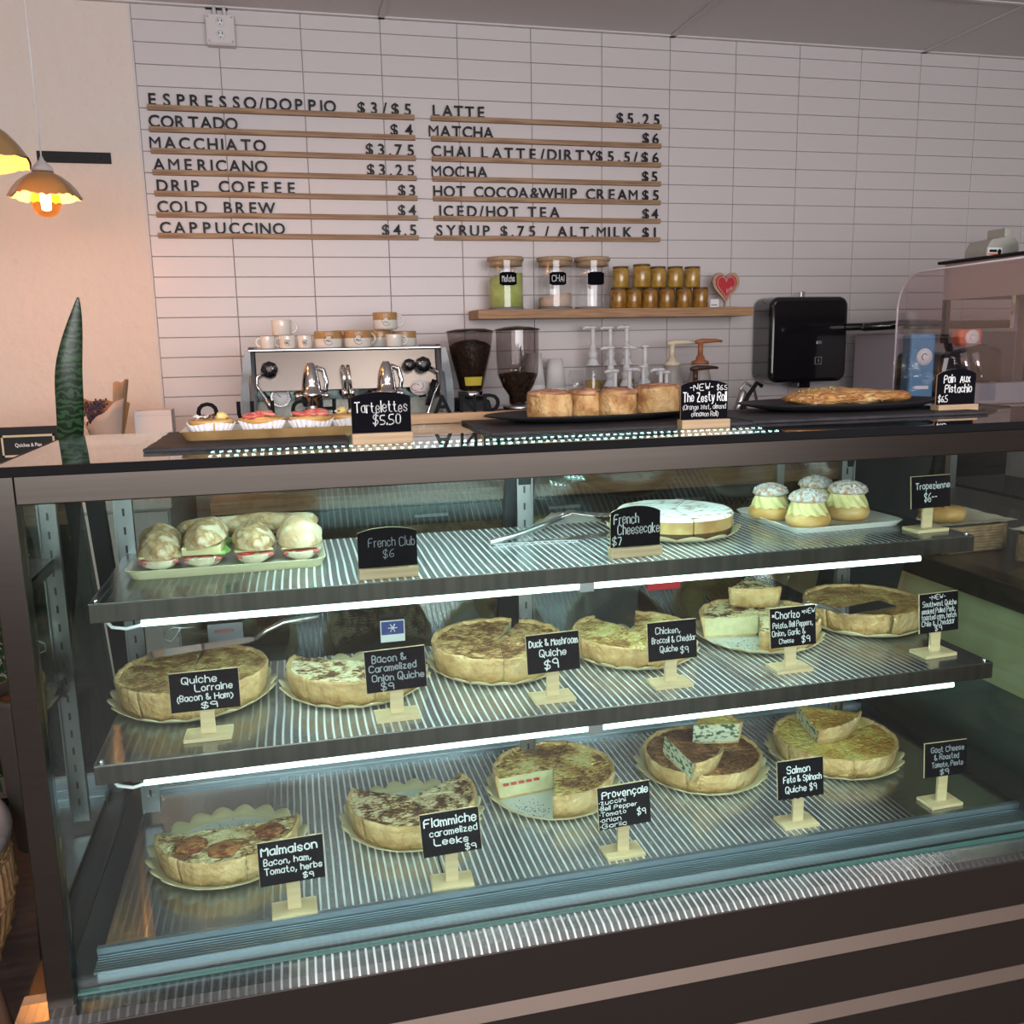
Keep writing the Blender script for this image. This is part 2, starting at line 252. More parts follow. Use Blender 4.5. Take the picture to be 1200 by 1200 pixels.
# ------------------------------------------------------------------ mesh helpers
class MB:
    def __init__(s): s.v = []; s.f = []; s.mi = []; s.sm = []
    def add(s, v, f, mi=0, sm=False):
        o = len(s.v); s.v += [tuple(p) for p in v]
        for q in f: s.f.append([i + o for i in q]); s.mi.append(mi); s.sm.append(sm)
        return s
    def box(s, a, b, mi=0):
        (x0, y0, z0), (x1, y1, z1) = a, b
        return s.add([(x0,y0,z0),(x1,y0,z0),(x1,y1,z0),(x0,y1,z0),(x0,y0,z1),(x1,y0,z1),(x1,y1,z1),(x0,y1,z1)],
                     [(0,3,2,1),(4,5,6,7),(0,1,5,4),(1,2,6,5),(2,3,7,6),(3,0,4,7)], mi)
    def cbox(s, c, d, mi=0):
        return s.box([c[i] - d[i] / 2 for i in range(3)], [c[i] + d[i] / 2 for i in range(3)], mi)
    def lathe(s, prof, n=24, c=(0, 0, 0), mi=0, sm=True, ang=None, wav=None, cap=True):
        v = []; f = []; m = len(prof)
        for k in range(n):
            a = 2 * PI * k / n
            for (r, z) in prof:
                rr = r * (wav(a, r, z) if wav else 1)
                v.append((c[0] + rr * math.cos(a), c[1] + rr * math.sin(a), c[2] + z))
        for k in range(n):
            k2 = (k + 1) % n
            for j in range(m - 1): f.append((k * m + j, k2 * m + j, k2 * m + j + 1, k * m + j + 1))
        s.add(v, f, mi, sm)
        if cap:
            if prof[0][0] > 1e-5: s.add([v[k * m] for k in range(n)], [tuple(range(n))[::-1]], mi)
            if prof[-1][0] > 1e-5: s.add([v[k * m + m - 1] for k in range(n)], [tuple(range(n))], mi)
        return s
    def cyl(s, c, r, h, n=20, mi=0): return s.lathe([(r, 0), (r, h)], n, c, mi)
    def tube(s, pts, r, n=10, mi=0, cap=True):
        pts = [Vector(p) for p in pts]; rs = r if isinstance(r, (list, tuple)) else [r] * len(pts)
        v = []; f = []; prev = None
        for i, p in enumerate(pts):
            t = (pts[min(i + 1, len(pts) - 1)] - pts[max(i - 1, 0)]).normalized()
            if prev is None:
                u = t.cross(Vector((0, 0, 1)));
                if u.length < 1e-3: u = t.cross(Vector((0, 1, 0)))
            else: u = prev - t * prev.dot(t)
            u.normalize(); prev = u; w = t.cross(u)
            for k in range(n):
                a = 2 * PI * k / n; v.append(p + (u * math.cos(a) + w * math.sin(a)) * rs[i])
        for i in range(len(pts) - 1):
            for k in range(n):
                k2 = (k + 1) % n; f.append((i * n + k, i * n + k2, (i + 1) * n + k2, (i + 1) * n + k))
        if cap: f.append(tuple(range(n))[::-1]); f.append(tuple(range((len(pts) - 1) * n, len(pts) * n)))
        return s.add(v, f, mi, True)
    def prism(s, poly, y0, y1, mi=0, axis='y'):
        n = len(poly); mk = {'y': lambda a, b, t: (a, t, b), 'z': lambda a, b, t: (a, b, t), 'x': lambda a, b, t: (t, a, b)}[axis]
        v = [mk(a, b, y0) for a, b in poly] + [mk(a, b, y1) for a, b in poly]
        f = [tuple(range(n)), tuple(range(2 * n - 1, n - 1, -1))] + [(i, i + n, (i + 1) % n + n, (i + 1) % n) for i in range(n)]
        return s.add(v, f, mi)
    def sphere(s, c, r, n=16, m=10, mi=0, jit=0.0, seed=0):
        r3 = r if isinstance(r, (list, tuple)) else (r, r, r); v = []; f = []
        for i in range(m + 1):
            th = PI * i / m
            for k in range(n):
                a = 2 * PI * k / n; d = Vector((math.sin(th) * math.cos(a), math.sin(th) * math.sin(a), math.cos(th)))
                q = 1 + jit * noise.noise(d * 2.2 + Vector((seed, seed * 1.7, 3)))
                v.append((c[0] + d.x * r3[0] * q, c[1] + d.y * r3[1] * q, c[2] + d.z * r3[2] * q))
        for i in range(m):
            for k in range(n):
                k2 = (k + 1) % n; f.append((i * n + k, (i + 1) * n + k, (i + 1) * n + k2, i * n + k2))
        return s.add(v, f, mi, True)
    def xform(s, mtx, start=0):
        for i in range(start, len(s.v)): s.v[i] = tuple(mtx @ Vector(s.v[i]))
        return s
    def mesh(s, name, mats):
        me = bpy.data.meshes.new(name); me.from_pydata(s.v, [], s.f)
        for m in (mats if isinstance(mats, (list, tuple)) else [mats]): me.materials.append(m)
        me.polygons.foreach_set('material_index', s.mi); me.polygons.foreach_set('use_smooth', s.sm)
        bm = bmesh.new(); bm.from_mesh(me); bmesh.ops.remove_doubles(bm, verts=bm.verts, dist=1e-6)
        bmesh.ops.recalc_face_normals(bm, faces=bm.faces); bm.to_mesh(me); bm.free()
        return me
    def obj(s, name, mats, parent=None, bevel=0.0, seg=2):
        me = s.mesh(name, mats)
        o = bpy.data.objects.new(name, me); COL.objects.link(o)
        if parent: o.parent = parent
        if bevel:
            b = o.modifiers.new('bevel', 'BEVEL'); b.width = bevel; b.segments = seg; b.limit_method = 'ANGLE'; b.angle_limit = 0.6
            b.harden_normals = False
        return o
def tag(o, label, cat, group=None, kind=None):
    if label: o['label'] = label
    if cat: o['category'] = cat
    if group: o['group'] = group
    if kind: o['kind'] = kind
    return o
def thing(name, label, cat, loc=(0, 0, 0), rz=0.0, group=None):
    o = bpy.data.objects.new(name, None); COL.objects.link(o); o.empty_display_size = 0.05
    o.location = loc; o.rotation_euler = (0, 0, rz); return tag(o, label, cat, group)
def copytree(o, parent=None):
    c = o.copy(); COL.objects.link(c); c.parent = parent
    for ch in list(o.children): copytree(ch, c)
    return c
def struct(o): o['kind'] = 'structure'; return o

# ------------------------------------------------------------------ lettering
GL = {'A':"02 28 42|14 34",'B':"02 08 28 37 36 25 05|25 34 33 22 02",'C':"47 38 18 07 03 12 32 43",'D':"02 08 28 46 44 22 02",'E':"48 08 02 42|05 35",'F':"48 08 02|05 35",
'G':"47 38 18 07 03 12 32 43 45 25",'H':"02 08|42 48|05 45",'I':"22 28",'J':"38 33 22 12 03",'K':"02 08|48 05 42",'L':"08 02 42",'M':"02 08 25 48 42",'N':"02 08 42 48",
'O':"18 38 47 43 32 12 03 07 18",'P':"02 08 38 47 46 35 05",'Q':"18 38 47 43 32 12 03 07 18|24 41",'R':"02 08 38 47 46 35 05|25 42",'S':"47 38 18 07 06 15 35 44 43 32 12 03",
'T':"08 48|28 22",'U':"08 03 12 32 43 48",'V':"08 22 48",'W':"08 12 26 32 48",'X':"08 42|02 48",'Y':"08 25 48|25 22",'Z':"08 48 02 42",
'a':"36 16 05 03 12 22 33|36 32",'b':"08 02|05 16 26 35 33 22 12 03",'c':"35 26 16 05 03 12 22 33",'d':"38 32|35 26 16 05 03 12 22 33",'e':"04 34 35 26 16 05 03 12 22 33",
'f':"37 28 17 12|06 26",'g':"35 26 16 05 03 12 22 33|36 31 20 10 01",'h':"08 02|05 16 26 35 32",'i':"16 12|18 17",'j':"26 21 10 01|28 27",'k':"08 02|36 04 32",'l':"18 12",
'm':"06 02|05 16 25 22|25 36 45 42",'n':"06 02|05 16 26 35 32",'o':"16 26 35 33 22 12 03 05 16",'p':"06 00|05 16 26 35 33 22 12 03",'q':"35 26 16 05 03 12 22 33|36 30",
'r':"06 02|05 16 26",'s':"35 26 16 05 14 24 33 22 12 03",'t':"18 13 22 32|06 26",'u':"06 03 12 22 33|36 32",'v':"06 12 36",'w':"06 12 25 32 46",'x':"06 32|02 36",'y':"06 12|36 22 10 00",'z':"06 36 02 32",
'0':"18 28 37 33 22 12 03 07 18",'1':"07 18 12",'3':"07 18 28 37 36 25 34 33 22 12 03|25 15",'4':"32 38 04 44",'5':"38 08 05 25 34 33 22 02",'6':"38 17 04 03 12 22 33 34 25 14",'7':"08 38 12",
'9':"35 15 06 07 18 28 37 32",'$':"37 28 18 07 06 15 25 34 33 22 12 03|29 11",'&':"42 06 07 18 27 04 03 12 22 44",'.':"12 13",',':"13 01",'-':"05 25",'*':"04 26|06 24|15 25",'(':"27 15 13 21",')':"07 25 23 01",'~':"14 15",
'\u00e7':"35 26 16 05 03 12 22 33|22 21 10"}
def strokes(mb, text, x0, y0, x1, h, w, seed=0, slope=0.0, y=0.0):
    """chalk handwriting laid on the plane y, from x0 to x1, baseline y0, capital height h"""
    rnd = random.Random(seed * 77 + len(text)); pen = 0.0; segs = []
    for ch in text:
        if ch == ' ': pen += 2.6; continue
        g = GL.get(ch)
        if not g: continue
        g = [[(int(p[0]), int(p[1])) for p in st.split()] for st in g.split('|')]
        mn = min(p[0] for st in g for p in st); mx = max(p[0] for st in g for p in st)
        dy = rnd.uniform(-0.35, 0.35); k = rnd.uniform(0.92, 1.08)
        for st in g: segs.append([(pen + p[0] - mn + rnd.uniform(-.14, .14), (p[1] - 2) * k + dy + rnd.uniform(-.14, .14)) for p in st])
        pen += mx - mn + 1.35
    sx = (x1 - x0) / max(pen - 1.35, 1); sz = h / 6.0
    for st in segs:
        P = [Vector((x0 + a * sx, y0 + b * sz + a * sx * slope)) for a, b in st]
        if len(P) > 2:                                  # soften corners once
            Q = [P[0]]
            for a, b in zip(P, P[1:]): Q += [a.lerp(b, .25), a.lerp(b, .75)]
            P = Q + [P[-1]]
        for i, (a, b) in enumerate(zip(P, P[1:])):
            d = b - a
            if d.length < 1e-6: continue
            d.normalize(); n = Vector((-d.y, d.x)) * w / 2; e = d * w * 0.3
            q = [a - e - n, b + e - n, b + e + n, a - e + n]
            mb.add([(p.x, y, p.y) for p in q], [(0, 1, 2, 3)])
def font_mesh(text, size, ext=0.0):
    c = bpy.data.curves.new('t', 'FONT'); c.body = text; c.size = size; c.extrude = ext; c.resolution_u = 3
    o = bpy.data.objects.new('t', c); me = bpy.data.meshes.new_from_object(o); bpy.data.objects.remove(o); bpy.data.curves.remove(c)
    return me
_fc = {}
def letter_mesh(ch, cap, ext, m, bold=0.0):
    key = (ch, cap, ext, m.name)
    if key in _fc: return _fc[key]
    c = bpy.data.curves.new('t', 'FONT'); c.body = ch; c.size = cap / 0.70; c.extrude = ext; c.offset = bold; c.resolution_u = 3
    o = bpy.data.objects.new('t', c); me = bpy.data.meshes.new_from_object(o); bpy.data.objects.remove(o); bpy.data.curves.remove(c)
    xs = [v.co.x for v in me.vertices]; cx = (min(xs) + max(xs)) / 2
    for v in me.vertices:
        x, y, z = v.co; v.co = (x - cx, -z, y)          # stand it up, facing -Y
    me.materials.clear(); me.materials.append(m); me.name = 'letter'
    _fc[key] = me; return me
def flat_text(name, text, cap, m, parent, loc, ext=0.0004, bold=0.0, width=None, slant=0.0):
    me = letter_mesh(text, cap, ext, m, bold).copy()
    if width:
        xs = [v.co.x for v in me.vertices]; k = width / (max(xs) - min(xs))
        for v in me.vertices: v.co.x *= k
    o = bpy.data.objects.new(name, me); COL.objects.link(o); o.parent = parent; o.location = loc
    return o

# ------------------------------------------------------------------ room
ZC = 2.673
TW, TH, TZ0 = 0.305, 0.0771, 2.6929
XR, XL_, YF = 4.6, -2.6, -7.0
b = MB().box((XL_, -7.1, -0.05), (XR, 0.1, 0)); struct(b.obj('floor', M['floor']))
ceil = struct(MB().box((XL_, -7.1, ZC + 0.012), (XR, 0.1, ZC + 0.06)).obj('ceiling', M['ceiling']))
wb = struct(MB().box((-0.012, 0.006, 0), (XR, 0.1, ZC + 0.012)).obj('wall_back', M['grout']))
wp = struct(MB().box((XL_, -0.002, 0), (0.0, 0.1, ZC + 0.012)).obj('wall_back_plaster', M['plaster']))
wp.name = 'wall_rear'
struct(MB().box((XL_ - 0.1, -7.1, 0), (XL_, 0.1, ZC + 0.06)).obj('wall_left', M['roomwall']))
struct(MB().box((XR, -7.1, 0), (XR + 0.1, 0.1, ZC + 0.06)).obj('wall_right', M['roomwall']))
fw = MB().box((XL_, -7.1, 0), (XR, YF, 0.75)).box((XL_, -7.1, 2.62), (XR, YF, ZC + 0.06)).box((XL_, -7.1, 0.75), (-2.0, YF, 2.62)).box((3.2, -7.1, 0.75), (XR, YF, 2.62))
struct(fw.obj('wall_front', M['roomwall']))
wf = MB()
for x in (-2.0, -0.3, 1.4, 3.15): wf.box((x, -7.06, 0.75), (x + 0.05, -7.01, 2.62))
struct(wf.obj('window_1', M['blackm']))
# tiles: three by twelve, stacked
def tile_mesh(w, h):
    m = MB(); g = 0.0012; e = 0.0016
    x0, x1, z0, z1 = g, w - g, g, h - g
    m.add([(x0, 0.006, z0), (x1, 0.006, z0), (x1, 0.006, z1), (x0, 0.006, z1), (x0, 0.0, z0), (x1, 0.0, z0), (x1, 0.0, z1), (x0, 0.0, z1),
           (x0 + e, -0.001, z0 + e), (x1 - e, -0.001, z0 + e), (x1 - e, -0.001, z1 - e), (x0 + e, -0.001, z1 - e)],
          [(0, 1, 5, 4), (1, 2, 6, 5), (2, 3, 7, 6), (3, 0, 4, 7), (4, 5, 9, 8), (5, 6, 10, 9), (6, 7, 11, 10), (7, 4, 8, 11), (8, 9, 10, 11)])
    return m
full = tile_mesh(TW, TH).mesh('tile', M['tile'])
toprow = tile_mesh(TW, TH - (TZ0 - ZC)).mesh('tile', M['tile'])
rnd = random.Random(3); cnt = 0
rest = MB()
for r in range(0, 34):
    for c in range(0, 16):
        z = TZ0 - TH * (r + 1)
        if r <= 20 and c <= 12 and not (c >= 7 and r > 19):
            o = bpy.data.objects.new('tile', toprow if r == 0 else full); COL.objects.link(o); o.parent = wb
            o.location = (c * TW, -rnd.uniform(0, 0.0006), z); o.rotation_euler = (rnd.uniform(-.004, .004), 0, rnd.uniform(-.0012, .0012)); cnt += 1
        elif z > 0.3:
            t = tile_mesh(TW, TH if r else TH - (TZ0 - ZC)); t.xform(Matrix.Translation((c * TW, 0, z))); rest.add(t.v, t.f)
o = rest.obj('tile', M['tile'], wb); o['kind'] = 'stuff'
struct(MB().box((-0.008, -0.004, 0), (0.0, 0.0, ZC)).obj('trim_1', M['tbar']))
# ceiling boards and grid
for i in range(-2, 4):
    for j in range(0, 12):
        x0 = 0.005 + 0.305 * 3 - 0.0 + i * 1.22; y1 = -j * 0.61
        p = MB().box((x0 + 0.012, y1 - 0.598, ZC + 0.0), (x0 + 1.208, y1 - 0.012, ZC + 0.011))
        p.obj('ceiling_panel', M['ceiling'], ceil, bevel=0.002, seg=1)
for i in range(-2, 5):
    x0 = 0.005 + 0.305 * 3 + i * 1.22
    MB().box((x0 - 0.012, -7.0, ZC - 0.006), (x0 + 0.012, 0, ZC + 0.0)).obj('grid_bar', M['tbar'], ceil)
for j in range(1, 12):
    MB().box((XL_, -j * 0.61 - 0.012, ZC - 0.005), (XR, -j * 0.61 + 0.012, ZC + 0.0)).obj('grid_bar', M['tbar'], ceil)
MB().box((XL_, -0.022, ZC - 0.006), (XR, 0, ZC + 0.0)).obj('grid_angle', M['tbar'], ceil)

# ------------------------------------------------------------------ menu rails with letters
ROWS = [(0,'ESPRESSO/DOPPIO',0.038,0.721),(0,'$3/$5',0.813,1.026),(1,'CORTADO',0.038,0.345),(1,'$4',0.941,1.026),(2,'MACCHIATO',0.034,0.444),(2,'$3.75',0.839,1.030),(3,'AMERICANO',0.041,0.446),(3,'$3.25',0.839,1.028),(4,'DRIP  COFFEE',0.047,0.555),(4,'$3',0.962,1.032),(5,'COLD  BREW',0.044,0.456),(5,'$4',0.959,1.029),(6,'CAPPUCCINO',0.047,0.497),(6,'$4.5',0.890,1.029),
(7,'LATTE',1.112,1.323),(7,'$5.25',1.893,2.086),(8,'MATCHA',1.099,1.353),(8,'$6',2.009,2.083),(9,'CHAI LATTE/DIRTY',1.106,1.794),(9,'$5.5/$6',1.802,2.084),(10,'MOCHA',1.104,1.324),(10,'$5',2.010,2.081),(11,'HOT COCOA&WHIP CREAM',1.108,1.983),(11,'$5',2.011,2.086),(12,'ICED/HOT TEA',1.116,1.631),(12,'$4',2.011,2.083),(13,'SYRUP $.75 / ALT.MILK',1.110,1.957),(13,'$1',2.012,2.083)]
NAMES = ['espresso and doppio', 'cortado', 'macchiato', 'americano', 'drip coffee', 'cold brew', 'cappuccino', 'latte', 'matcha', 'chai latte', 'mocha', 'hot cocoa', 'iced or hot tea', 'syrup and milk']
WD = {'I': 0.35, '/': 0.6, '.': 0.45, ' ': 0.55, '1': 0.7, 'M': 1.15, 'W': 1.2}
rails = []
for i in range(14):
    k = i % 7; z = TZ0 - TH * (5 + k)
    x0, x1 = (0.032, 1.036) if i < 7 else (1.103, 2.092)
    t = thing('menu_rail', 'thin wooden menu rail holding the black %s line of letters' % NAMES[i], 'menu rail', ((x0 + x1) / 2, -0.001, z), 0, 'menu rails on the tiled wall')
    L = (x1 - x0) / 2
    MB().box((-L, -0.020, -0.009), (L, 0, 0.009)).box((-L, -0.020, 0.009), (L, -0.0175, 0.0098)).obj('rail', M['rail'], t, bevel=0.0008, seg=1)
    rails.append((t, x0, x1, z))
for (i, s, xa, xb) in ROWS:
    t, x0, x1, z = rails[i]
    ws = [WD.get(c, 1.0) for c in s]; tot = sum(ws); pos = []; acc = 0
    w0, w1 = ws[0] * .36, ws[-1] * .36
    for w in ws: pos.append(acc + w / 2); acc += w
    u0, u1 = pos[0], pos[-1]; X0, X1 = xa + 0.014, xb - 0.014
    for c, p in zip(s, pos):
        if c == ' ': continue
        X = X0 + (X1 - X0) * (p - u0) / (u1 - u0)
        o = bpy.data.objects.new('letter', letter_mesh(c, 0.043, 0.0016, M['letter'], 0.0 if c == 'M' else 0.0009)); COL.objects.link(o); o.parent = t
        o.location = (X - (x0 + x1) / 2 + rnd.uniform(-.001, .001), -0.0115 + rnd.uniform(-.003, .003), 0.0085); o.rotation_euler = (rnd.uniform(-.06, .04), 0, rnd.uniform(-.06, .06)); o.scale = (1.0, 1, 1)

# ------------------------------------------------------------------ display case
case = thing('display_case', 'long glass and brushed steel refrigerated bakery display case with two lit shelves', 'display case', (0.95, -2.4, 0))
def cp(mb, name, m, parent=None, bevel=0.0, label=None):
    """vertices are in world metres; re-base them on the case"""
    p = parent or case
    mb.xform(Matrix.Translation((-0.95, 2.4, 0)))
    o = mb.obj(name, m, p, bevel)
    if label: o['label'] = label
    return o
Y0 = -2.68; XA, XB = 0.113, 1.80; ZT = 1.283
cp(MB().box((0.10, -2.6985, 0.10), (1.83, -2.02, 0.528)), 'cabinet_body', M['bronze'])
cp(MB().box((0.12, -2.66, 0.0), (1.81, -2.06, 0.10)), 'plinth', M['dark'])
for (za, zb) in ((0.547, 0.462), (0.437, 0.345), (0.319, 0.227), (0.2, 0.12)):
    cp(MB().box((0.078, -2.712, zb), (1.86, -2.70, za)), 'front_panel', M['bronze'], bevel=0.002)
for za in (0.461, 0.344, 0.226):
    cp(MB().prism([(-2.701, za), (-2.701, za - 0.024), (-2.714, za - 0.024), (-2.708, za)], 0.078, 1.86, axis='x'), 'louvre', M['louvre'])
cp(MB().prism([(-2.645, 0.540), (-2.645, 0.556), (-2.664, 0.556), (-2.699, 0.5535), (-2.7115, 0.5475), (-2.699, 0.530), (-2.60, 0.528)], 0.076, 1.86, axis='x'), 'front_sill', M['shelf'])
cp(MB().box((0.076, -2.645, 0.528), (0.127, -2.05, 0.550)), 'side_sill', M['frame'])
cp(MB().box((XA, Y0, 0.553), (0.146, -2.648, 1.272)), 'corner_post', M['frame'], bevel=0.0015)
cp(MB().box((1.768, Y0, 0.553), (1.80, -2.648, 1.272)), 'corner_post', M['frame'], bevel=0.0015)
cp(MB().box((0.1465, Y0, 1.236), (1.768, -2.652, 1.272)), 'top_header', M['frame'], bevel=0.0015)
# top: clear glass with a black edge
cp(MB().box((0.124, -2.678, 1.2745), (1.80, -2.27, ZT)), 'top_pane', M['glasstop'])
e = MB().box((0.120, -2.684, 1.272), (1.803, -2.6785, ZT + 0.0003)).box((0.120, -2.6785, 1.272), (0.1235, -2.27, ZT + 0.0003)).box((1.8005, -2.6785, 1.272), (1.803, -2.27, ZT + 0.0003))
cp(e, 'top_edge', M['dullblack'])
cp(MB().box((XA, -2.29, 1.236), (XB, -2.262, 1.2725)), 'rear_header', M['frame'])
# panes
cp(MB().box((0.147, -2.664, 0.558), (1.767, -2.658, 1.238)), 'front_pane', M['glassf'])
cp(MB().box((0.147, -2.665, 0.5565), (1.767, -2.6575, 0.561)), 'pane_edge', M['glassedge'])
for x in (0.128, 1.775):
    cp(MB().prism([(-2.645, 0.553), (-2.645, 1.270), (-2.29, 1.270), (-2.07, 0.553)], x, x + 0.005, axis='x'), 'side_pane', M['glassside'] if x < 1 else M['glass'])
# rear doors, sloping back towards the deck
def rear(x0, x1, z0, z1, t=0.006, off=0.0):
    yy = lambda z: -2.262 + (1.24 - z) * 0.29 + off
    return MB().prism([(yy(z0), z0), (yy(z1), z1), (yy(z1) + t, z1), (yy(z0) + t, z0)], x0, x1, axis='x')
for (x0, x1) in ((0.135, 0.885), (0.885, 1.60)):
    d = cp(rear(x0, x1, 0.60, 1.238), 'rear_door', M['glassd'])
    for (a, bb) in ((x0, x0 + 0.028), (x1 - 0.028, x1)): cp(rear(a, bb, 0.60, 1.238, 0.016, -0.006), 'door_stile', M['dark'], d)
cp(rear(1.60, 1.775, 0.60, 1.238), 'rear_panel', M['dark'])
for x in (0.192, 0.892, 1.572):
    st = cp(MB().box((x - 0.014, -2.244, 0.60), (x + 0.014, -2.236, 1.236)).box((x - 0.015, -2.249, 0.60), (x - 0.0125, -2.236, 1.236)).box((x + 0.0125, -2.249, 0.60), (x + 0.015, -2.236, 1.236)), 'shelf_standard', mat('standard steel %.2f' % x, (0.34, 0.35, 0.35), 0.3, 1.0))
    sl = MB()
    for k in range(19): sl.box((x - 0.0018, -2.2446, 0.63 + k * 0.032), (x + 0.0018, -2.2436, 0.643 + k * 0.032))
    cp(sl, 'slot', M['dark'], st)
# deck
for (x0, x1) in ((0.172, 0.668), (0.6695, 1.176), (1.1775, 1.708)):
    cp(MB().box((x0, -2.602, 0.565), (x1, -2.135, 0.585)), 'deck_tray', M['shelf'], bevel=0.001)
cp(MB().box((0.146, -2.655, 0.545), (1.768, -2.05, 0.562)), 'deck_floor', M['bronze'])
g = cp(MB().box((0.160, -2.652, 0.562), (1.725, -2.604, 0.5735)), 'front_grille', M['grille'])
for k in range(8): cp(MB().box((0.166, -2.650 + k * 0.0056, 0.5735), (1.72, -2.6475 + k * 0.0056, 0.5775)), 'slat', M['grille'], g)
cp(MB().box((0.164, -2.611, 0.574), (1.72, -2.603, 0.5875)), 'grille_rim', M['grille'], g)
g = cp(MB().box((0.172, -2.133, 0.565), (1.708, -2.075, 0.585)), 'rear_grille', M['grille'])
for k in range(8): cp(MB().box((0.175, -2.130 + k * 0.0062, 0.585), (1.705, -2.127 + k * 0.0062, 0.590)), 'slat', M['grille'], g)
cp(MB().box((0.172, -2.140, 0.585), (1.708, -2.134, 0.592)), 'grille_rim', M['grille'], g)
cp(MB().box((1.709, -2.655, 0.562), (1.768, -2.07, 0.600)), 'deck_side', M['dark'])
cp(MB().box((0.134, -2.655, 0.562), (0.171, -2.07, 0.575)), 'deck_side', M['dark'])
cp(MB().box((0.15, -2.09, 0.562), (1.76, -2.078, 0.615)), 'rear_rail', M['silver'])
# shelves
def shelf(yf, yb, zt, clipx, t0, t1, seams, beads):
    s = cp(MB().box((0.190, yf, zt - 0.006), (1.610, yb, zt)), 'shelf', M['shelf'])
    cp(MB().box((0.190, yf - 0.002, zt - 0.028), (1.610, yf + 0.004, zt - 0.0005)), 'front_lip', M['lip'], s, bevel=0.0012)
    for x in (0.191, 1.606): cp(MB().box((x, yf, zt - 0.022), (x + 0.004, yb, zt - 0.0005)), 'side_lip', M['frame'], s)
    for x in seams: cp(MB().box((x, yf + 0.004, zt), (x + 0.0012, yb, zt + 0.0003)), 'seam', M['dark'], s)
    for x in (0.198, 1.600): cp(MB().sphere((x, yf + 0.008, zt + 0.0015), 0.0035, 10, 6), 'screw', M['chrome'], s)
    for (a, bb) in ((t0, clipx - 0.01), (clipx + 0.01, t1)):
        cp(MB().tube([(a, yf + 0.008, zt - 0.035), (bb, yf + 0.008, zt - 0.035)], 0.0052, 10), 'led_tube', M['tube'], s)
    cp(MB().box((clipx - 0.012, yf, zt - 0.043), (clipx + 0.012, yf + 0.014, zt - 0.027)), 'tube_clip', M['silver'], s, bevel=0.001)
    bd = MB()
    x = beads[0]
    while x < beads[1]: bd.cbox((x, yf + 0.018, zt - 0.0362), (0.0036, 0.0036, 0.003)); x += 0.0125
    o = cp(bd, 'led_bead', M['bead'], s); o['kind'] = 'stuff'
    for x in (0.196, 0.892, 1.572):
        cp(MB().prism([(yb - 0.01, zt - 0.006), (yb + 0.03, zt - 0.004), (yb + 0.03, zt - 0.040), (yb - 0.01, zt - 0.022)], x - 0.0015, x + 0.0015, axis='x'), 'shelf_bracket', M['steel'], s)
    cp(MB().tube([(0.205, yf + 0.02, zt - 0.028), (0.215, yf + 0.016, zt - 0.040), (0.235, yf + 0.01, zt - 0.042), (t0 + 0.01, yf + 0.008, zt - 0.036)], 0.0025, 8), 'led_cable', M['white'], s)
    return s
shelf(-2.565, -2.238, 1.077, 0.908, 0.255, 1.510, (0.669,), (0.30, 1.46))
shelf(-2.630, -2.270, 0.870, 0.900, 0.250, 1.540, (0.667, 1.17), (0.30, 1.48))
# top light: beads under a carrier, lenses above; rear lens row imitates their reflection
tl = cp(MB().box((0.33, -2.530, 1.2632), (1.29, -2.420, 1.2650)), 'top_light', mat('teal led carrier', (0.03, 0.14, 0.13), 0.3))
bd = MB(); bd2 = MB(); x = 0.36
while x < 1.262:
    bd.cbox((x, -2.500, 1.2615), (0.0040, 0.0036, 0.0030)); bd2.cbox((x, -2.505, 1.2662), (0.0048, 0.0040, 0.0020)); bd2.cbox((x, -2.448, 1.2662), (0.0048, 0.0040, 0.0020))
    x += 0.0120
o = cp(bd, 'led_bead', M['topbead'], tl); o['kind'] = 'stuff'
o = cp(bd2, 'led_lens_and_reflection', bead_mat('dim led lens and reflection', 26.0), tl); o['kind'] = 'stuff'
# stickers on the rear doors, a hook and a hanging loop
sb = cp(MB().box((0.305, -2.172, 0.878), (0.367, -2.1705, 0.918)), 'door_sticker', M['greyplastic'], label='grey sticker reading easyice')
flat_text('lettering', 'easyice', 0.0085, M['red'], case, (0.334 - 0.95, -2.1735 + 2.4, 0.902), 0.0002)
cp(MB().box((0.62, -2.172, 0.853), (0.667, -2.1705, 0.896)), 'door_sticker', M['paper'], label='white and blue snowflake sticker')
s5 = MB().box((0.622, -2.1727, 0.868), (0.665, -2.172, 0.894)); cp(s5, 'sticker_field', mat('sticker blue', (0.05, 0.06, 0.25), 0.5))
fl = MB()
for k in range(6):
    a = k * PI / 3; fl.tube([(0.6435, -2.1732, 0.881), (0.6435 + math.cos(a) * 0.009, -2.1732, 0.881 + math.sin(a) * 0.009)], 0.0011, 6)
cp(fl, 'snowflake', M['paper'])
cp(MB().box((1.165, -2.180, 0.913), (1.238, -2.1785, 0.951)), 'door_sticker', M['red'], label='red sticker on the right rear door')
cp(MB().tube([(0.262, -2.19, 0.922), (0.248, -2.19, 0.924), (0.232, -2.19, 0.915), (0.231, -2.19, 0.902), (0.243, -2.19, 0.898), (0.252, -2.19, 0.908), (0.26, -2.19, 0.922), (0.285, -2.18, 0.918)], 0.0016, 6), 'pull_loop', M['silver'])

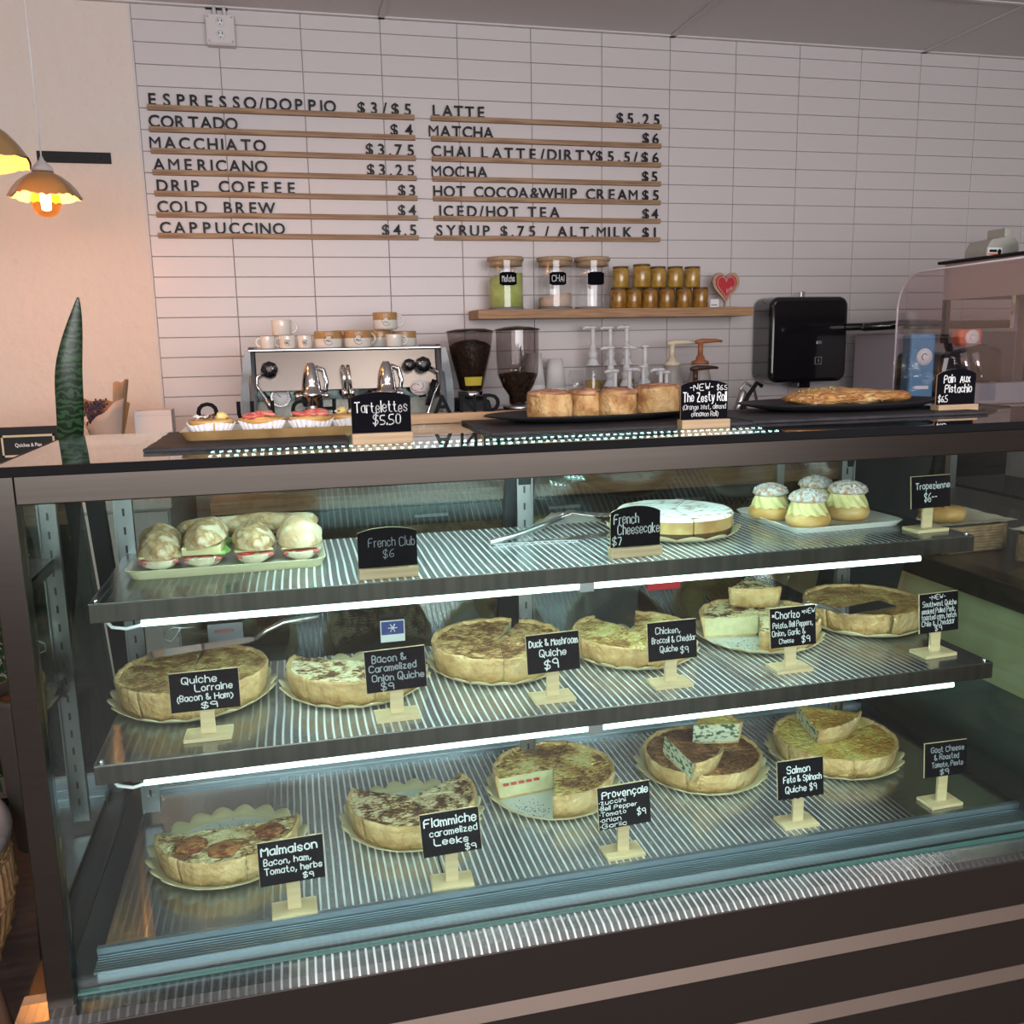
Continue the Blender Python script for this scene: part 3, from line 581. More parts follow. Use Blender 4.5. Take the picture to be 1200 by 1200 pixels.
# ------------------------------------------------------------------ chalk signs
def scrib(parent, lines, W_, H_, y, seed, m=None):
    mb = MB()
    for k, ln in enumerate(lines):
        txt, x0, x1, yb, h = ln[:5]; w = ln[5] if len(ln) > 5 else 0.0015
        strokes(mb, txt, (x0 - .5) * W_, (yb - .5) * H_, (x1 - .5) * W_, h * H_, w, seed + k, 0.0, y)
    return mb.obj('lettering', m or M['chalk'], parent)
def stand_sign(name, desc, pos, lines, H=0.076, rz=0.0, roll=0.0, w=0.094, h=0.060, grey=False, ragged=False):
    t = thing('chalk_sign', desc, 'sign', pos, rz, 'little chalkboard price signs in the case')
    MB().box((-0.033, -0.020, 0), (0.033, 0.022, 0.006)).obj('base', M['pine'], t, bevel=0.0008, seg=1)
    MB().box((-0.010, -0.004, 0.006), (0.010, 0.002, H - 0.008)).obj('post', M['pine'], t, bevel=0.0006, seg=1)
    c = bpy.data.objects.new('board', None)
    poly = [(-w / 2, -h / 2), (w / 2, -h / 2), (w / 2, h / 2), (-w / 2, h / 2)]
    if ragged:
        poly = [(-w / 2, -h / 2)] + [(-w / 2 + w * k / 14, -h / 2 + (0.0012 if k % 2 else -0.0008)) for k in range(1, 14)] + [(w / 2, -h / 2), (w / 2, h / 2), (-w / 2, h / 2)]
    bo = MB().prism(poly, -0.0072, -0.0062, mi=1)
    bo.prism([(-w / 2 - .0006, -h / 2), (w / 2 + .0006, -h / 2), (w / 2 + .0006, h / 2 + .0008), (-w / 2 - .0006, h / 2 + .0008)], -0.0061, -0.0041, mi=0)
    o = bo.obj('board', [M['pine'], M['chalkboard']], t); o.location = (0, 0, H); o.rotation_euler = (-0.10, roll, 0)
    l = scrib(o, lines, w, h, -0.0076, hash(name) % 97 if False else len(desc), M['chalkgrey'] if grey else None)
    return t
D, S2 = 0.5875, 0.870
def SL(*a): return list(a)
stand_sign('m', 'chalk sign reading Malmaison in front of the half-eaten quiche, bottom left', (0.437, -2.590, 0.585), [('Malmaison', .05, .90, .70, .20, .0021), ('Bacon, ham,', .08, .80, .47, .14), ('Tomato, herbs', .08, .96, .26, .14), ('$9', .66, .82, .06, .12)], 0.086, 0.02, -0.01, h=0.066)
stand_sign('f', 'tilted chalk sign reading Flammiche caramelized leeks', (0.678, -2.582, 0.585), [('Flammiche', .06, .95, .70, .20, .0021), ('caramelized', .14, .95, .47, .15), ('Leeks', .20, .78, .24, .16, .0018), ('$9', .72, .90, .05, .13)], 0.090, -0.06, -0.06, w=0.091, h=0.068)
stand_sign('p', 'chalk sign reading Proven\u00e7ale with a list of five vegetables', (0.966, -2.572, 0.585), [('Proven\u00e7ale', .08, .96, .74, .17, .0019), ('~zuccini', .02, .52, .60, .10, .0011), ('~Bell Pepper', .02, .74, .46, .10, .0011), ('~Tomato', .02, .52, .32, .10, .0011), ('~onion', .02, .42, .18, .10, .0011), ('~Garlic', .02, .52, .04, .10, .0011), ('$9', .74, .90, .22, .15)], 0.088, 0.02, -0.02, h=0.070, w=0.090)
stand_sign('s', 'chalk sign with a ragged lower edge reading Salmon Feta and Spinach', (1.291, -2.564, 0.585), [('Salmon', .20, .70, .68, .17, .0018), ('Feta & Spinach', .12, .95, .44, .16), ('Quiche $9', .16, .84, .18, .16)], 0.086, -0.02, -0.01, h=0.068, w=0.086, ragged=True)
stand_sign('g', 'chalk sign reading Goat Cheese and Roasted Tomato, far right of the deck', (1.576, -2.570, 0.585), [('Goat Cheese', .14, .92, .72, .16, .0012), ('& Roasted', .22, .80, .50, .15, .0012), ('Tomato, Pesto', .16, .90, .28, .15, .0012), ('$9', .36, .56, .06, .15)], 0.088, 0.02, 0.02, h=0.062, w=0.088, grey=True)
stand_sign('l', 'chalk sign reading Quiche Lorraine, leftmost on the middle shelf', (0.334, -2.572, S2), [('Quiche', .18, .68, .72, .17), ('Lorraine', .36, .90, .50, .17), ('(Bacon & Ham)', .10, .90, .27, .16), ('$9', .44, .66, .06, .14)], 0.071, -0.02, -0.01, h=0.056, w=0.094)
stand_sign('b', 'chalk sign reading Bacon and Caramelized Onion Quiche', (0.604, -2.578, S2), [('Bacon &', .12, .68, .72, .17), ('Caramelized', .06, .84, .50, .16), ('Onion Quiche', .10, .96, .26, .16), ('$9', .24, .44, .05, .16)], 0.076, 0.02, -0.02, h=0.062, w=0.089, grey=True)
stand_sign('d', 'chalk sign reading Duck and Moshroom Quiche', (0.847, -2.576, S2), [('Duck & Moshroom', .05, .97, .70, .18, .0016), ('Quiche', .24, .74, .42, .18, .0016), ('$9', .32, .58, .10, .22, .0019)], 0.077, 0.0, -0.02, h=0.060, w=0.084)
stand_sign('c', 'chalk sign reading Chicken Broccoli and Cheddar Quiche', (1.046, -2.572, S2), [('Chicken,', .16, .66, .70, .16, .0011), ('Broccoli & Cheddar', .08, .98, .46, .15, .0011), ('Quiche', .24, .60, .22, .15, .0011), ('$9', .66, .82, .14, .16, .0011)], 0.076, 0.0, -0.01, h=0.062, w=0.083)
stand_sign('z', 'chalk sign reading Chorizo with NEW in its corner', (1.265, -2.564, S2), [('*Chorizo', .04, .64, .74, .17, .0016), ('*NEW', .70, .98, .80, .12, .0010), ('Potato, Bell Peppers,', .05, .93, .50, .14, .0011), ('Onion, Garlic &', .03, .76, .30, .14, .0011), ('Cheese', .18, .50, .10, .12, .0010), ('$9', .68, .86, .08, .16)], 0.076, 0.0, -0.01, h=0.066, w=0.083)
stand_sign('w', 'chalk sign reading Southwest Quiche with six lines of small writing', (1.542, -2.568, S2), [('-NEW-', .24, .66, .84, .12, .0009), ('Southwest Quiche', .07, .95, .67, .13, .0009), ('smoked Pulled Pork,', .04, .92, .50, .13, .0009), ('toasted corn, hatch', .04, .94, .34, .13, .0009), ('Chile & Cheddar', .04, .90, .18, .13, .0009), ('$9', .38, .56, .04, .12, .0009)], 0.077, 0.06, 0.0, h=0.068, w=0.080)
stand_sign('t', 'chalk sign reading Tropezienne on a wooden foot, right end of the top shelf', (1.560, -2.505, 1.077), [('Tropezienne', .10, .98, .60, .19, .0013), ('$6--', .32, .64, .20, .26, .0014)], 0.070, 0.06, 0.0, h=0.056, w=0.082)
def block_sign(desc, pos, w, hs, hp, lines, rz=0.0, bw=None, bh=0.014, m=None):
    t = thing('chalk_sign', desc, 'sign', pos, rz, 'arched chalkboard signs in wooden blocks')
    bw = bw or w + 0.004
    MB().box((-bw / 2, -0.011, 0), (bw / 2, 0.011, bh)).obj('block', M['block'], t, bevel=0.001, seg=1)
    z0 = bh - 0.006
    poly = [(-w / 2, z0), (w / 2, z0), (w / 2, bh + hs)] + [(w * 0.5 * math.cos(a), bh + hs + (hp - hs) * (1 - (math.cos(a)) ** 2) ** 0.8) for a in [PI * k / 12 for k in range(1, 12)]] + [(-w / 2, bh + hs)]
    o = MB().prism(poly, -0.002, -0.0008, mi=1).prism(poly, -0.0008, 0.002, mi=0).obj('board', [M['block'], M['chalkboard']], t)
    l = scrib(o, lines, w, hp, -0.0024, len(desc), m); l.location = (0, 0, bh + hp / 2)
    return t
block_sign('arched chalk sign reading Tartelettes $5.50 beside the tartlets on the case top', (0.598, -2.596, ZT), 0.082, 0.049, 0.056, [('Tartelettes', .06, .94, .50, .26, .0014), ('$5.50', .36, .82, .20, .24, .0014)], 0.0, 0.084, 0.016)
block_sign('arched chalk sign reading The Zesty Roll on the case top', (1.096, -2.572, ZT), 0.076, 0.052, 0.060, [('-NEW-', .18, .68, .74, .16, .0010), ('$6.5', .76, .98, .74, .12, .0008), ('The Zesty Roll', .04, .97, .46, .22, .0016), ('(Orange zest, almond', .04, .96, .26, .13, .0006), ('cinnamon Roll)', .22, .80, .08, .13, .0006)], -0.04, 0.079, 0.014)
block_sign('arched chalk sign reading Pain Aux Pistachio at the right end of the case top', (1.618, -2.485, ZT), 0.080, 0.052, 0.062, [('Pain  Aux', .16, .84, .62, .22, .0018), ('Pistachio', .20, .90, .34, .22, .0018), ('$6.5', .04, .28, .08, .18, .0012)], 0.03, 0.084, 0.014)
block_sign('arched chalk sign reading French Club beside the sandwiches', (0.604, -2.540, 1.077), 0.088, 0.052, 0.060, [('French Club', .18, .96, .52, .22, .0009), ('$6', .42, .60, .24, .20, .0009)], 0.0, 0.088, 0.016, M['chalkgrey'])
block_sign('arched chalk sign reading French Cheesecake $7', (1.002, -2.527, 1.077), 0.084, 0.056, 0.066, [('French', .06, .56, .58, .24, .0015), ('Cheesecake', .14, .98, .32, .24, .0015), ('$7', .03, .22, .06, .20, .0015)], 0.0, 0.086, 0.016)

# ------------------------------------------------------------------ quiches
def wedge(parent, a0, a1, R, h, topm, seed, inner=0.0, gap=0.0006, cutm=None, name='slice', extra=None, bottomless=False):
    """one slice in the quiche's own axes (angles in degrees), crust wall + rim + filling"""
    a0 = math.radians(a0); a1 = math.radians(a1); full_ = abs(a1 - a0 - 2 * PI) < 1e-3
    n = max(3, int((a1 - a0) / math.radians(3.6))); am = (a0 + a1) / 2; off = Vector((math.cos(am), math.sin(am), 0)) * (0 if full_ else gap)
    rnd_ = lambda x, y, z: noise.noise(Vector((x, y, z)) * 1.0)
    def rim(a): return h * (1.0 + 0.07 * noise.noise(Vector((math.cos(a) * 5, math.sin(a) * 5, seed))))
    def Ro(a, t): return R * (0.93 + 0.07 * t) * (1 + 0.014 * noise.noise(Vector((math.cos(a) * 6, math.sin(a) * 6, seed + 9 + t))))
    mb = MB(); v = []; f = []
    tw = 0.0065; cols = []
    for k in range(n + 1):
        a = a0 + (a1 - a0) * k / n; c, s_ = math.cos(a), math.sin(a)
        prof = [(Ro(a, 0) * 0.3 if 0 else 0.004, 0.0), (Ro(a, 0), 0.0), (Ro(a, .45), h * .45), (Ro(a, .9), rim(a) - .003), (Ro(a, 1) - tw * .4, rim(a) + .001), (Ro(a, 1) - tw, rim(a) - .001), (Ro(a, 1) - tw * 1.3, h - .006)]
        cols.append([(r * c + off.x, r * s_ + off.y, z) for r, z in prof])
    m = len(cols[0]); vv = [p for c_ in cols for p in c_]
    ff = [(k * m + j, (k + 1) * m + j, (k + 1) * m + j + 1, k * m + j + 1) for k in range(n) for j in range(m - 1)]
    mb.add(vv, ff, 0, True)
    # filling top with relief
    nr = 14; vv = []
    for k in range(n + 1):
        a = a0 + (a1 - a0) * k / n
        for j in range(nr + 1):
            r = 0.0005 + (Ro(a, 1) - tw * 1.25) * j / nr; x, y = r * math.cos(a), r * math.sin(a)
            z = h - 0.0045 + 0.0026 * noise.noise(Vector((x * 60, y * 60, seed))) + 0.0022 * noise.noise(Vector((x * 150, y * 150, seed + 4)))
            vv.append((x + off.x, y + off.y, z))
    m2 = nr + 1
    mb.add(vv, [(k * m2 + j, (k + 1) * m2 + j, (k + 1) * m2 + j + 1, k * m2 + j + 1) for k in range(n) for j in range(nr)], 1, True)
    if not full_:
        for k, flip in ((0, False), (n, True)):
            top = [vv[k * m2 + j] for j in range(nr + 1)]
            bot = [(p[0], p[1], 0.004) for p in top]
            mb.add(top + bot, [(j, j + 1, j + 2 + nr, j + 1 + nr) for j in range(nr)], 2)
            side = cols[k]; mb.add([side[1], side[2], side[3], side[4], side[5], side[6], (side[6][0], side[6][1], 0.004), (side[0][0], side[0][1], 0.004), side[0]], [tuple(range(9))], 0)
    return mb.obj(name, [M['crust'], topm, cutm or M['cut']], parent)

def doily(pos, r, label, rz=0.0, crumbs=None, nl=20, m=None):
    t = thing('paper_plate', label, 'plate', pos, rz, 'scalloped paper plates')
    n = nl * 8; prof = [(0.0, 0.0012), (0.55, 0.0012), (0.82, 0.0014), (0.90, 0.004), (1.0, 0.011)]
    v = []; f = []; mi = []
    for k in range(n):
        a = 2 * PI * k / n; w = abs(math.sin(a * nl / 2))
        for j, (q, z) in enumerate(prof):
            e = [0, 0, .002, .02, .055][j]; zz = z + [0, 0, 0, .002, .0065][j] * (w - .5) * 1.1
            rr = r * (q - e * (1 - w) * 1.2) * (1 + 0.012 * math.sin(a * 3 + rz) * q)
            v.append((rr * math.cos(a), rr * math.sin(a), max(zz, 0.0008)))
    m_ = len(prof)
    mb = MB()
    for j in range(m_ - 1):
        mb.add([], []) if 0 else None
    base = [tuple(p) for p in v]
    mb.v = base
    for k in range(n):
        k2 = (k + 1) % n
        for j in range(m_ - 1):
            mb.f.append([k * m_ + j, k2 * m_ + j, k2 * m_ + j + 1, k * m_ + j + 1]); mb.mi.append(0 if j >= 2 else 1); mb.sm.append(True)
    o = mb.obj('plate', [m or M['doily'], M['doilyin'] if not m else m], t)
    so = o.modifiers.new('solid', 'SOLIDIFY'); so.thickness = 0.0008; so.offset = -1
    if crumbs:
        cb = MB(); rr = random.Random(5)
        for (cx, cy, sx, sy, cnt_) in crumbs:
            for _ in range(cnt_):
                x, y = rr.gauss(cx, sx), rr.gauss(cy, sy)
                if math.hypot(x, y) > r * .8: continue
                s_ = rr.uniform(.0005, .0014); cb.cbox((x, y, 0.0022), (s_, s_ * rr.uniform(.6, 2), .0012))
        q = cb.obj('crumbs', M['crumb'], t); q['kind'] = 'stuff'
    return t

def quiche(desc, pos, R, h, topm, cuts, seed, platedesc, rp, crumbs=None, cutm=None, rz=0.0, nl=20):
    doily(pos, rp, platedesc, rz, crumbs, nl)
    t = thing('quiche', desc, 'quiche', (pos[0], pos[1], pos[2] + 0.003), 0)
    for i, (a0, a1) in enumerate(cuts): wedge(t, a0, a1, R, h, topm, seed, cutm=cutm)
    return t
dz = 0.585
q = quiche('part-eaten quiche with tomato rounds, only its front slices left', (0.332, -2.389, dz), 0.117, 0.044, TOPS['malmaison'], [(178, 232), (232, 287), (287, 342), (342, 366)], 1, 'large paper plate with dark crumbs under the tomato quiche', 0.133, [(0.03, 0.06, .045, .018, 260), (-0.03, .03, .02, .02, 40)])
for (x, y, r_) in ((-0.055, -0.045, .026), (-0.002, -0.072, .026), (0.068, -0.030, .024)):
    s_ = MB().lathe([(0, .004), (r_ * .8, .0042), (r_, .002), (r_, 0)], 20, (x, y, .0405), wav=lambda a, r, z: 1 + .06 * math.sin(5 * a + 1)).obj('tomato_slice', topmat('roast tomato %.3f' % x, (0.46, 0.20, 0.06), (0.16, 0.035, 0.012), 60, (0.4, 0.6)), q)
quiche('leek quiche missing a notch at the back, second from left on the deck', (0.645, -2.369, dz), 0.115, 0.046, TOPS['leek'], [(152, 215), (215, 283), (283, 340), (340, 390)], 2, 'paper plate under the leek quiche', 0.129)
pq = quiche('browned round quiche with one slice gone at the front left', (0.916, -2.337, dz), 0.115, 0.046, TOPS['provencal'], [(-107, -60), (-60, 0), (0, 60), (60, 120), (120, 186)], 3, 'paper plate with peppery crumbs under the browned round quiche', 0.129, [(-0.06, -0.07, .02, .02, 160)])
for k in range(5): MB().cbox((-0.035 - k * .015, -0.008 - k * .0016, .030), (.011, .003, .005)).obj('pepper_piece', M['tomato'], pq, bevel=.0012)
sq = quiche('dark topped quiche with two cut slices stacked on it', (1.222, -2.329, dz), 0.115, 0.038, TOPS['salmon'], [(-178, -130), (-130, -70), (-70, -10), (-10, 60), (60, 120), (120, 182)], 4, 'paper plate under the dark topped quiche', 0.131)
def loose(desc, pos, rot, R, h, a0, a1, topm, seed, cutm=None):
    t = thing('quiche_slice', desc, 'quiche slice', pos); t.rotation_euler = rot
    wedge(t, a0, a1, R, h, topm, seed, cutm=cutm); return t
loose('spinach quiche slice leaning on the dark topped quiche, left of two', (1.140, -2.325, dz + 0.042), (0.06, 0.10, math.radians(-25)), 0.115, 0.042, -58, -8, TOPS['salmon'], 14, M['spinach'])
loose('spinach quiche slice on the dark topped quiche, right of two, pale side showing', (1.212, -2.305, dz + 0.042), (0.0, 0.06, 0.06), 0.104, 0.044, -8, 46, TOPS['goat'], 15, M['spinach'])
quiche('yellow topped quiche carrying one more slice, rightmost on the deck', (1.506, -2.343, dz), 0.120, 0.040, TOPS['goat'], [(-170, -105), (-105, -45), (-45, 15), (15, 75), (75, 135), (135, 190)], 5, 'paper plate under the yellow topped quiche', 0.135)
loose('loose slice lying on the yellow topped quiche', (1.475, -2.250, dz + 0.042), (0.05, -0.03, math.radians(-40)), 0.130, 0.036, -62, 0, TOPS['goat'], 16, M['spinach'])
z2 = 0.870
quiche('wide evenly browned quiche with a cake server on it, leftmost on the middle shelf', (0.300, -2.403, z2), 0.117, 0.045, TOPS['lorraine'], [(-128, -62), (-62, 4), (4, 84), (88, 150), (150, 232)], 6, 'scalloped paper plate under the leftmost middle shelf quiche', 0.130)
quiche('bacon and onion quiche missing slices at the back right', (0.554, -2.427, z2), 0.110, 0.042, TOPS['bacon'], [(152, 222), (222, 282), (282, 345), (345, 372)], 7, 'scalloped paper plate under the bacon and onion quiche', 0.124)
quiche('brown mushroom quiche with a narrow gap at the back, centre of the middle shelf', (0.800, -2.400, z2), 0.115, 0.046, TOPS['duck'], [(-98, -20), (-20, 56), (64, 118), (118, 190), (190, 262)], 8, 'scalloped paper plate under the mushroom quiche', 0.124)
quiche('golden quiche with a notch missing at the back', (1.048, -2.405, z2), 0.110, 0.040, TOPS['chicken'], [(112, 190), (190, 262), (262, 340), (340, 427)], 9, 'scalloped paper plate under the golden quiche', 0.119)
quiche('chorizo quiche missing its front left slice, with a slice on top', (1.300, -2.395, z2), 0.110, 0.042, TOPS['chorizo'], [(-118, -60), (-60, 0), (0, 60), (60, 120), (120, 172)], 10, 'scalloped paper plate under the chorizo quiche', 0.120, [(-0.05, -.05, .02, .02, 80)])
loose('slice lying on top of the chorizo quiche', (1.345, -2.262, z2 + 0.046), (0.03, 0.0, math.radians(-75)), 0.105, 0.038, -62, -5, TOPS['chorizo'], 17)
quiche('smooth brown quiche under a dark cake server, rightmost on the middle shelf', (1.535, -2.370, z2), 0.112, 0.044, TOPS['southwest'], [(-95, -20), (-20, 60), (60, 130), (130, 200), (200, 262)], 11, 'scalloped paper plate under the rightmost middle shelf quiche', 0.121, nl=12)

# cheesecake
doily((1.137, -2.372, 1.077), 0.120, 'scalloped paper plate under the cheesecake', 0.3, None, 14)
t = thing('cheesecake', 'sugar dusted round cheesecake with dark biscuit base on the top shelf', 'cake', (1.137, -2.372, 1.080))
for (a0, a1) in ((-95, 55), (55, 160), (160, 265)):
    n = 26; off = 0.0012
    am = math.radians((a0 + a1) / 2); ox, oy = math.cos(am) * off, math.sin(am) * off
    def seg(z0, z1, r0, r1, m, nm):
        pts = [(0, 0)] + [(math.cos(math.radians(a0 + (a1 - a0) * k / n)), math.sin(math.radians(a0 + (a1 - a0) * k / n))) for k in range(n + 1)]
        lo = [(x * r0 + ox, y * r0 + oy, z0) for x, y in pts]; hi = [(x * r1 + ox, y * r1 + oy, z1 + (0.0012 * noise.noise(Vector((x * 4, y * 4, z1 * 50))) if i else 0)) for i, (x, y) in enumerate(pts)]
        k = len(pts)
        return MB().add(lo + hi, [tuple(range(k))[::-1], tuple(range(k, 2 * k))] + [(i, (i + 1) % k, (i + 1) % k + k, i + k) for i in range(k)]).obj(nm, m, t)
    seg(0, .013, .1, .102, M['choc'], 'biscuit_base'); seg(.013, .034, .102, .103, mat('cheesecake body', (0.62, 0.45, 0.19), 0.6, col2=(0.42, 0.22, 0.07), scale=26), 'filling')
    seg(.034, .0385, .1035, .1, M['sugarcake'], 'dusted_top')

# cake servers and tongs
def server(desc, pos, rot, L=0.155, w=0.05, m=None, hl=0.11):
    t = thing('cake_server', desc, 'cake server', pos); t.rotation_euler = rot
    MB().prism([(-L, -w * .42), (-L * .96, -w * .5), (-.01, -w * .38), (0, -.012), (0, .012), (-.01, w * .38), (-L * .96, w * .5), (-L, w * .42)], 0, .0014, axis='z').obj('blade', m or M['chrome'], t, bevel=.0004, seg=1)
    MB().tube([(0, 0, .001), (.02, 0, .012), (.05, 0, .022), (hl, 0, .024)], [.004, .004, .005, .007], 10).obj('handle', M['silver'], t)
    return t
server('steel cake server resting on the leftmost middle shelf quiche', (0.395, -2.330, z2 + 0.062), (-0.10, -0.05, 0.06), 0.17, 0.06)
server('dark mirror bladed cake server on the rightmost middle shelf quiche', (1.420, -2.465, z2 + 0.056), (-0.02, 0.02, math.radians(188)), 0.115, 0.045, M['mirror'], 0.08)
t = thing('serving_tongs', 'open steel serving tongs lying on the bare part of the top shelf', 'tongs', (0.80, -2.375, 1.077))
MB().box((0, 0, 0), (0.0001, 0.0001, 0.0001)) if 0 else None
def blade(pts, ws, th=0.0012):
    mb = MB(); v = []
    for (x, y, z), w in zip(pts, ws): v += [(x, y - w / 2, z), (x, y + w / 2, z), (x, y + w / 2, z + th), (x, y - w / 2, z + th)]
    f = [(0, 1, 2, 3)]; n = len(pts)
    for i in range(n - 1):
        for k in range(4): f.append((i * 4 + k, i * 4 + (k + 1) % 4, (i + 1) * 4 + (k + 1) % 4, (i + 1) * 4 + k))
    f.append(((n - 1) * 4 + 3, (n - 1) * 4 + 2, (n - 1) * 4 + 1, (n - 1) * 4)); return mb.add(v, f)
MB().tube([(-.005, -.004, .005), (.05, .020, .010), (.10, .045, .018), (.150, .075, .026)], [.005, .0055, .006, .004], 10).obj('tong_arm', M['silver'], t)
blade([(.145, .075, .026), (.165, .078, .034), (.20, .070, .028), (.27, .052, .024)], [.014, .034, .040, .030]).obj('tong_blade', M['chrome'], t)
blade([(.0, -.004, .001), (.09, -.002, .001), (.15, -.002, .001), (.21, .010, .001), (.25, .015, .001)], [.010, .012, .034, .034, .026]).obj('tong_blade', M['chrome'], t)

# ------------------------------------------------------------------ trays with sandwiches and cream buns (top shelf)
def rrect(w, d, r, n=5):
    pts = []
    for (cx, cy, a0) in ((w / 2 - r, d / 2 - r, 0), (-w / 2 + r, d / 2 - r, 90), (-w / 2 + r, -d / 2 + r, 180), (w / 2 - r, -d / 2 + r, 270)):
        for k in range(n + 1):
            a = math.radians(a0 + 90 * k / n); pts.append((cx + r * math.cos(a), cy + r * math.sin(a)))
    return pts
def tray(desc, pos, w, d, h, mats, rz=0.0, lip=0.010, name='tray'):
    t = thing('serving_tray', desc, 'tray', pos, rz)
    rings = [(w - .016, d - .016, .0), (w, d, h), (w - .004, d - .004, h + .0008), (w - 2 * lip, d - 2 * lip, h * .35), (w * .5, d * .5, h * .33)]
    mb = MB(); rs = [[(x, y, z) for x, y in rrect(a, b_, min(a, b_) * .12)] for a, b_, z in rings]
    n = len(rs[0]); v = [p for r_ in rs for p in r_]
    for i in range(len(rs) - 1):
        mb.add([*rs[i], *rs[i + 1]], [(k, (k + 1) % n, (k + 1) % n + n, k + n) for k in range(n)], 0 if i < 2 else 1, i > 1)
    mb.add(rs[0], [tuple(range(n))[::-1]], 0); mb.add(rs[-1], [tuple(range(n))], 1)
    mb.obj('tray_body', mats, t); return t
tray('cream rimmed rectangular tray holding the filled sandwiches', (0.367, -2.352, 1.077), 0.300, 0.200, 0.014, [mat('tray rim', (0.60, 0.55, 0.34), 0.4), M['china']])
def loaf(mb, L, w, h, seed, flat=True, n=34, m=34):
    v = []; f = []
    for i in range(m + 1):
        t_ = i / m; y = (t_ - .5) * L; e = max(0.0, 1 - abs(2 * t_ - 1) ** 3.2) ** .5; e = max(e, .05)
        for k in range(n):
            a = PI * k / (n - 1) if flat else 2 * PI * k / n
            q = 1 + .16 * noise.noise(Vector((math.cos(a) * 1.4, math.sin(a) * 1.4 + seed, y * 28))) - .10 * abs(noise.noise(Vector((math.cos(a) * 3.1, math.sin(a) * 3.1 + seed, y * 60))))
            v.append((math.cos(a) * w / 2 * e * q, y, math.sin(a) * h * (e ** .6) * q))
    for i in range(m):
        for k in range(n - 1 if flat else n):
            k2 = (k + 1) % n; f.append((i * n + k, (i + 1) * n + k, (i + 1) * n + k2, i * n + k2))
    if flat:
        for i in range(m): f.append((i * n, i * n + n - 1, (i + 1) * n + n - 1, (i + 1) * n))
    f.append(tuple(range(n))); f.append(tuple(range(m * n, m * n + n))[::-1])
    return mb.add(v, f, 0, True)
SW = [('ham baguette sandwich at the left end of the tray', 0.262, 0.10, 'ham', 0), ('baguette sandwich with a thick pale cheese slice, second from left on the tray', 0.333, -0.05, 'cheese', -0.16),
      ('baguette sandwich showing a red tomato slice, third from left on the tray', 0.405, 0.06, 'tomato', 0.08), ('closed browned baguette sandwich at the right end of the tray', 0.478, 0.02, 'plain', 0)]
for i, (d_, x, rz, kind, roll) in enumerate(SW):
    t = thing('sandwich', d_, 'sandwich', (x, -2.365, 1.082), rz, 'filled baguettes on the tray')
    y_ = 0.0
    lo = MB(); loaf(lo, 0.150, 0.068, 0.019, i + 3); lo.xform(Matrix.Scale(-1, 4, (0, 0, 1))).xform(Matrix.Translation((0, 0, .019))); lo.obj('bread_bottom', M['crumbbread'], t)
    MB().add([(-.028 + .056 * (k % 8) / 7, -.066 + .13 * (k // 8) / 7, .0195 + .0035 * noise.noise(Vector((k * .7, i, 0)))) for k in range(64)], [(r * 8 + c, r * 8 + c + 1, (r + 1) * 8 + c + 1, (r + 1) * 8 + c) for r in range(7) for c in range(7)], 0, True).obj('ham', M['ham'], t).modifiers.new('solid', 'SOLIDIFY').thickness = .005
    MB().box((-.030, -.060, .022), (.028, .060, .0255 + (.010 if kind == 'cheese' else 0))).obj('cheese', M['cheese'], t, bevel=.002)
    if kind == 'tomato':
        MB().lathe([(0, 0), (.011, 0), (.012, .003), (0, .004)], 18, (-.012, -.057, .019)).xform(Matrix.Rotation(0, 4, 'X')).obj('tomato_slice', M['tomato'], t)
    if kind == 'cheese' or kind == 'ham':
        lt = MB()
        for k in range(10): lt.sphere((.026 + .006 * math.sin(k), -.05 + k * .011, .023), (.010, .009, .004), 8, 5, 0, .5, k)
        lt.obj('onion_ring' if kind == 'ham' else 'lettuce', M['cheese'] if kind == 'ham' else M['lettuce'], t)
    up = MB(); loaf(up, 0.14, 0.066 if kind != 'plain' else .074, 0.030 if kind != 'plain' else .036, i * 5 + 1)
    o = up.obj('bread_top', M['bread'] if kind != 'plain' else mat('browned baguette crust', (0.50, 0.32, 0.18), 0.75, col2=[(0.66, 0.50, 0.32), (0.70, 0.60, 0.45)], scale=30, detail=8, contrast=(0.42, 0.66), bump=1.0, bscale=38), t)
    o.location = (0, -0.002, .027 + (.009 if kind == 'cheese' else 0)); o.rotation_euler = (0.10 if i == 0 else 0.02, roll, 0)
t = thing('baguette', 'whole long pale baguette lying behind the sandwiches', 'baguette', (0.395, -2.272, 1.120), math.radians(92))
bg = MB(); loaf(bg, 0.235, 0.040, 0.018, 31, flat=False, n=20, m=26); bg.obj('loaf', M['bread'], t)
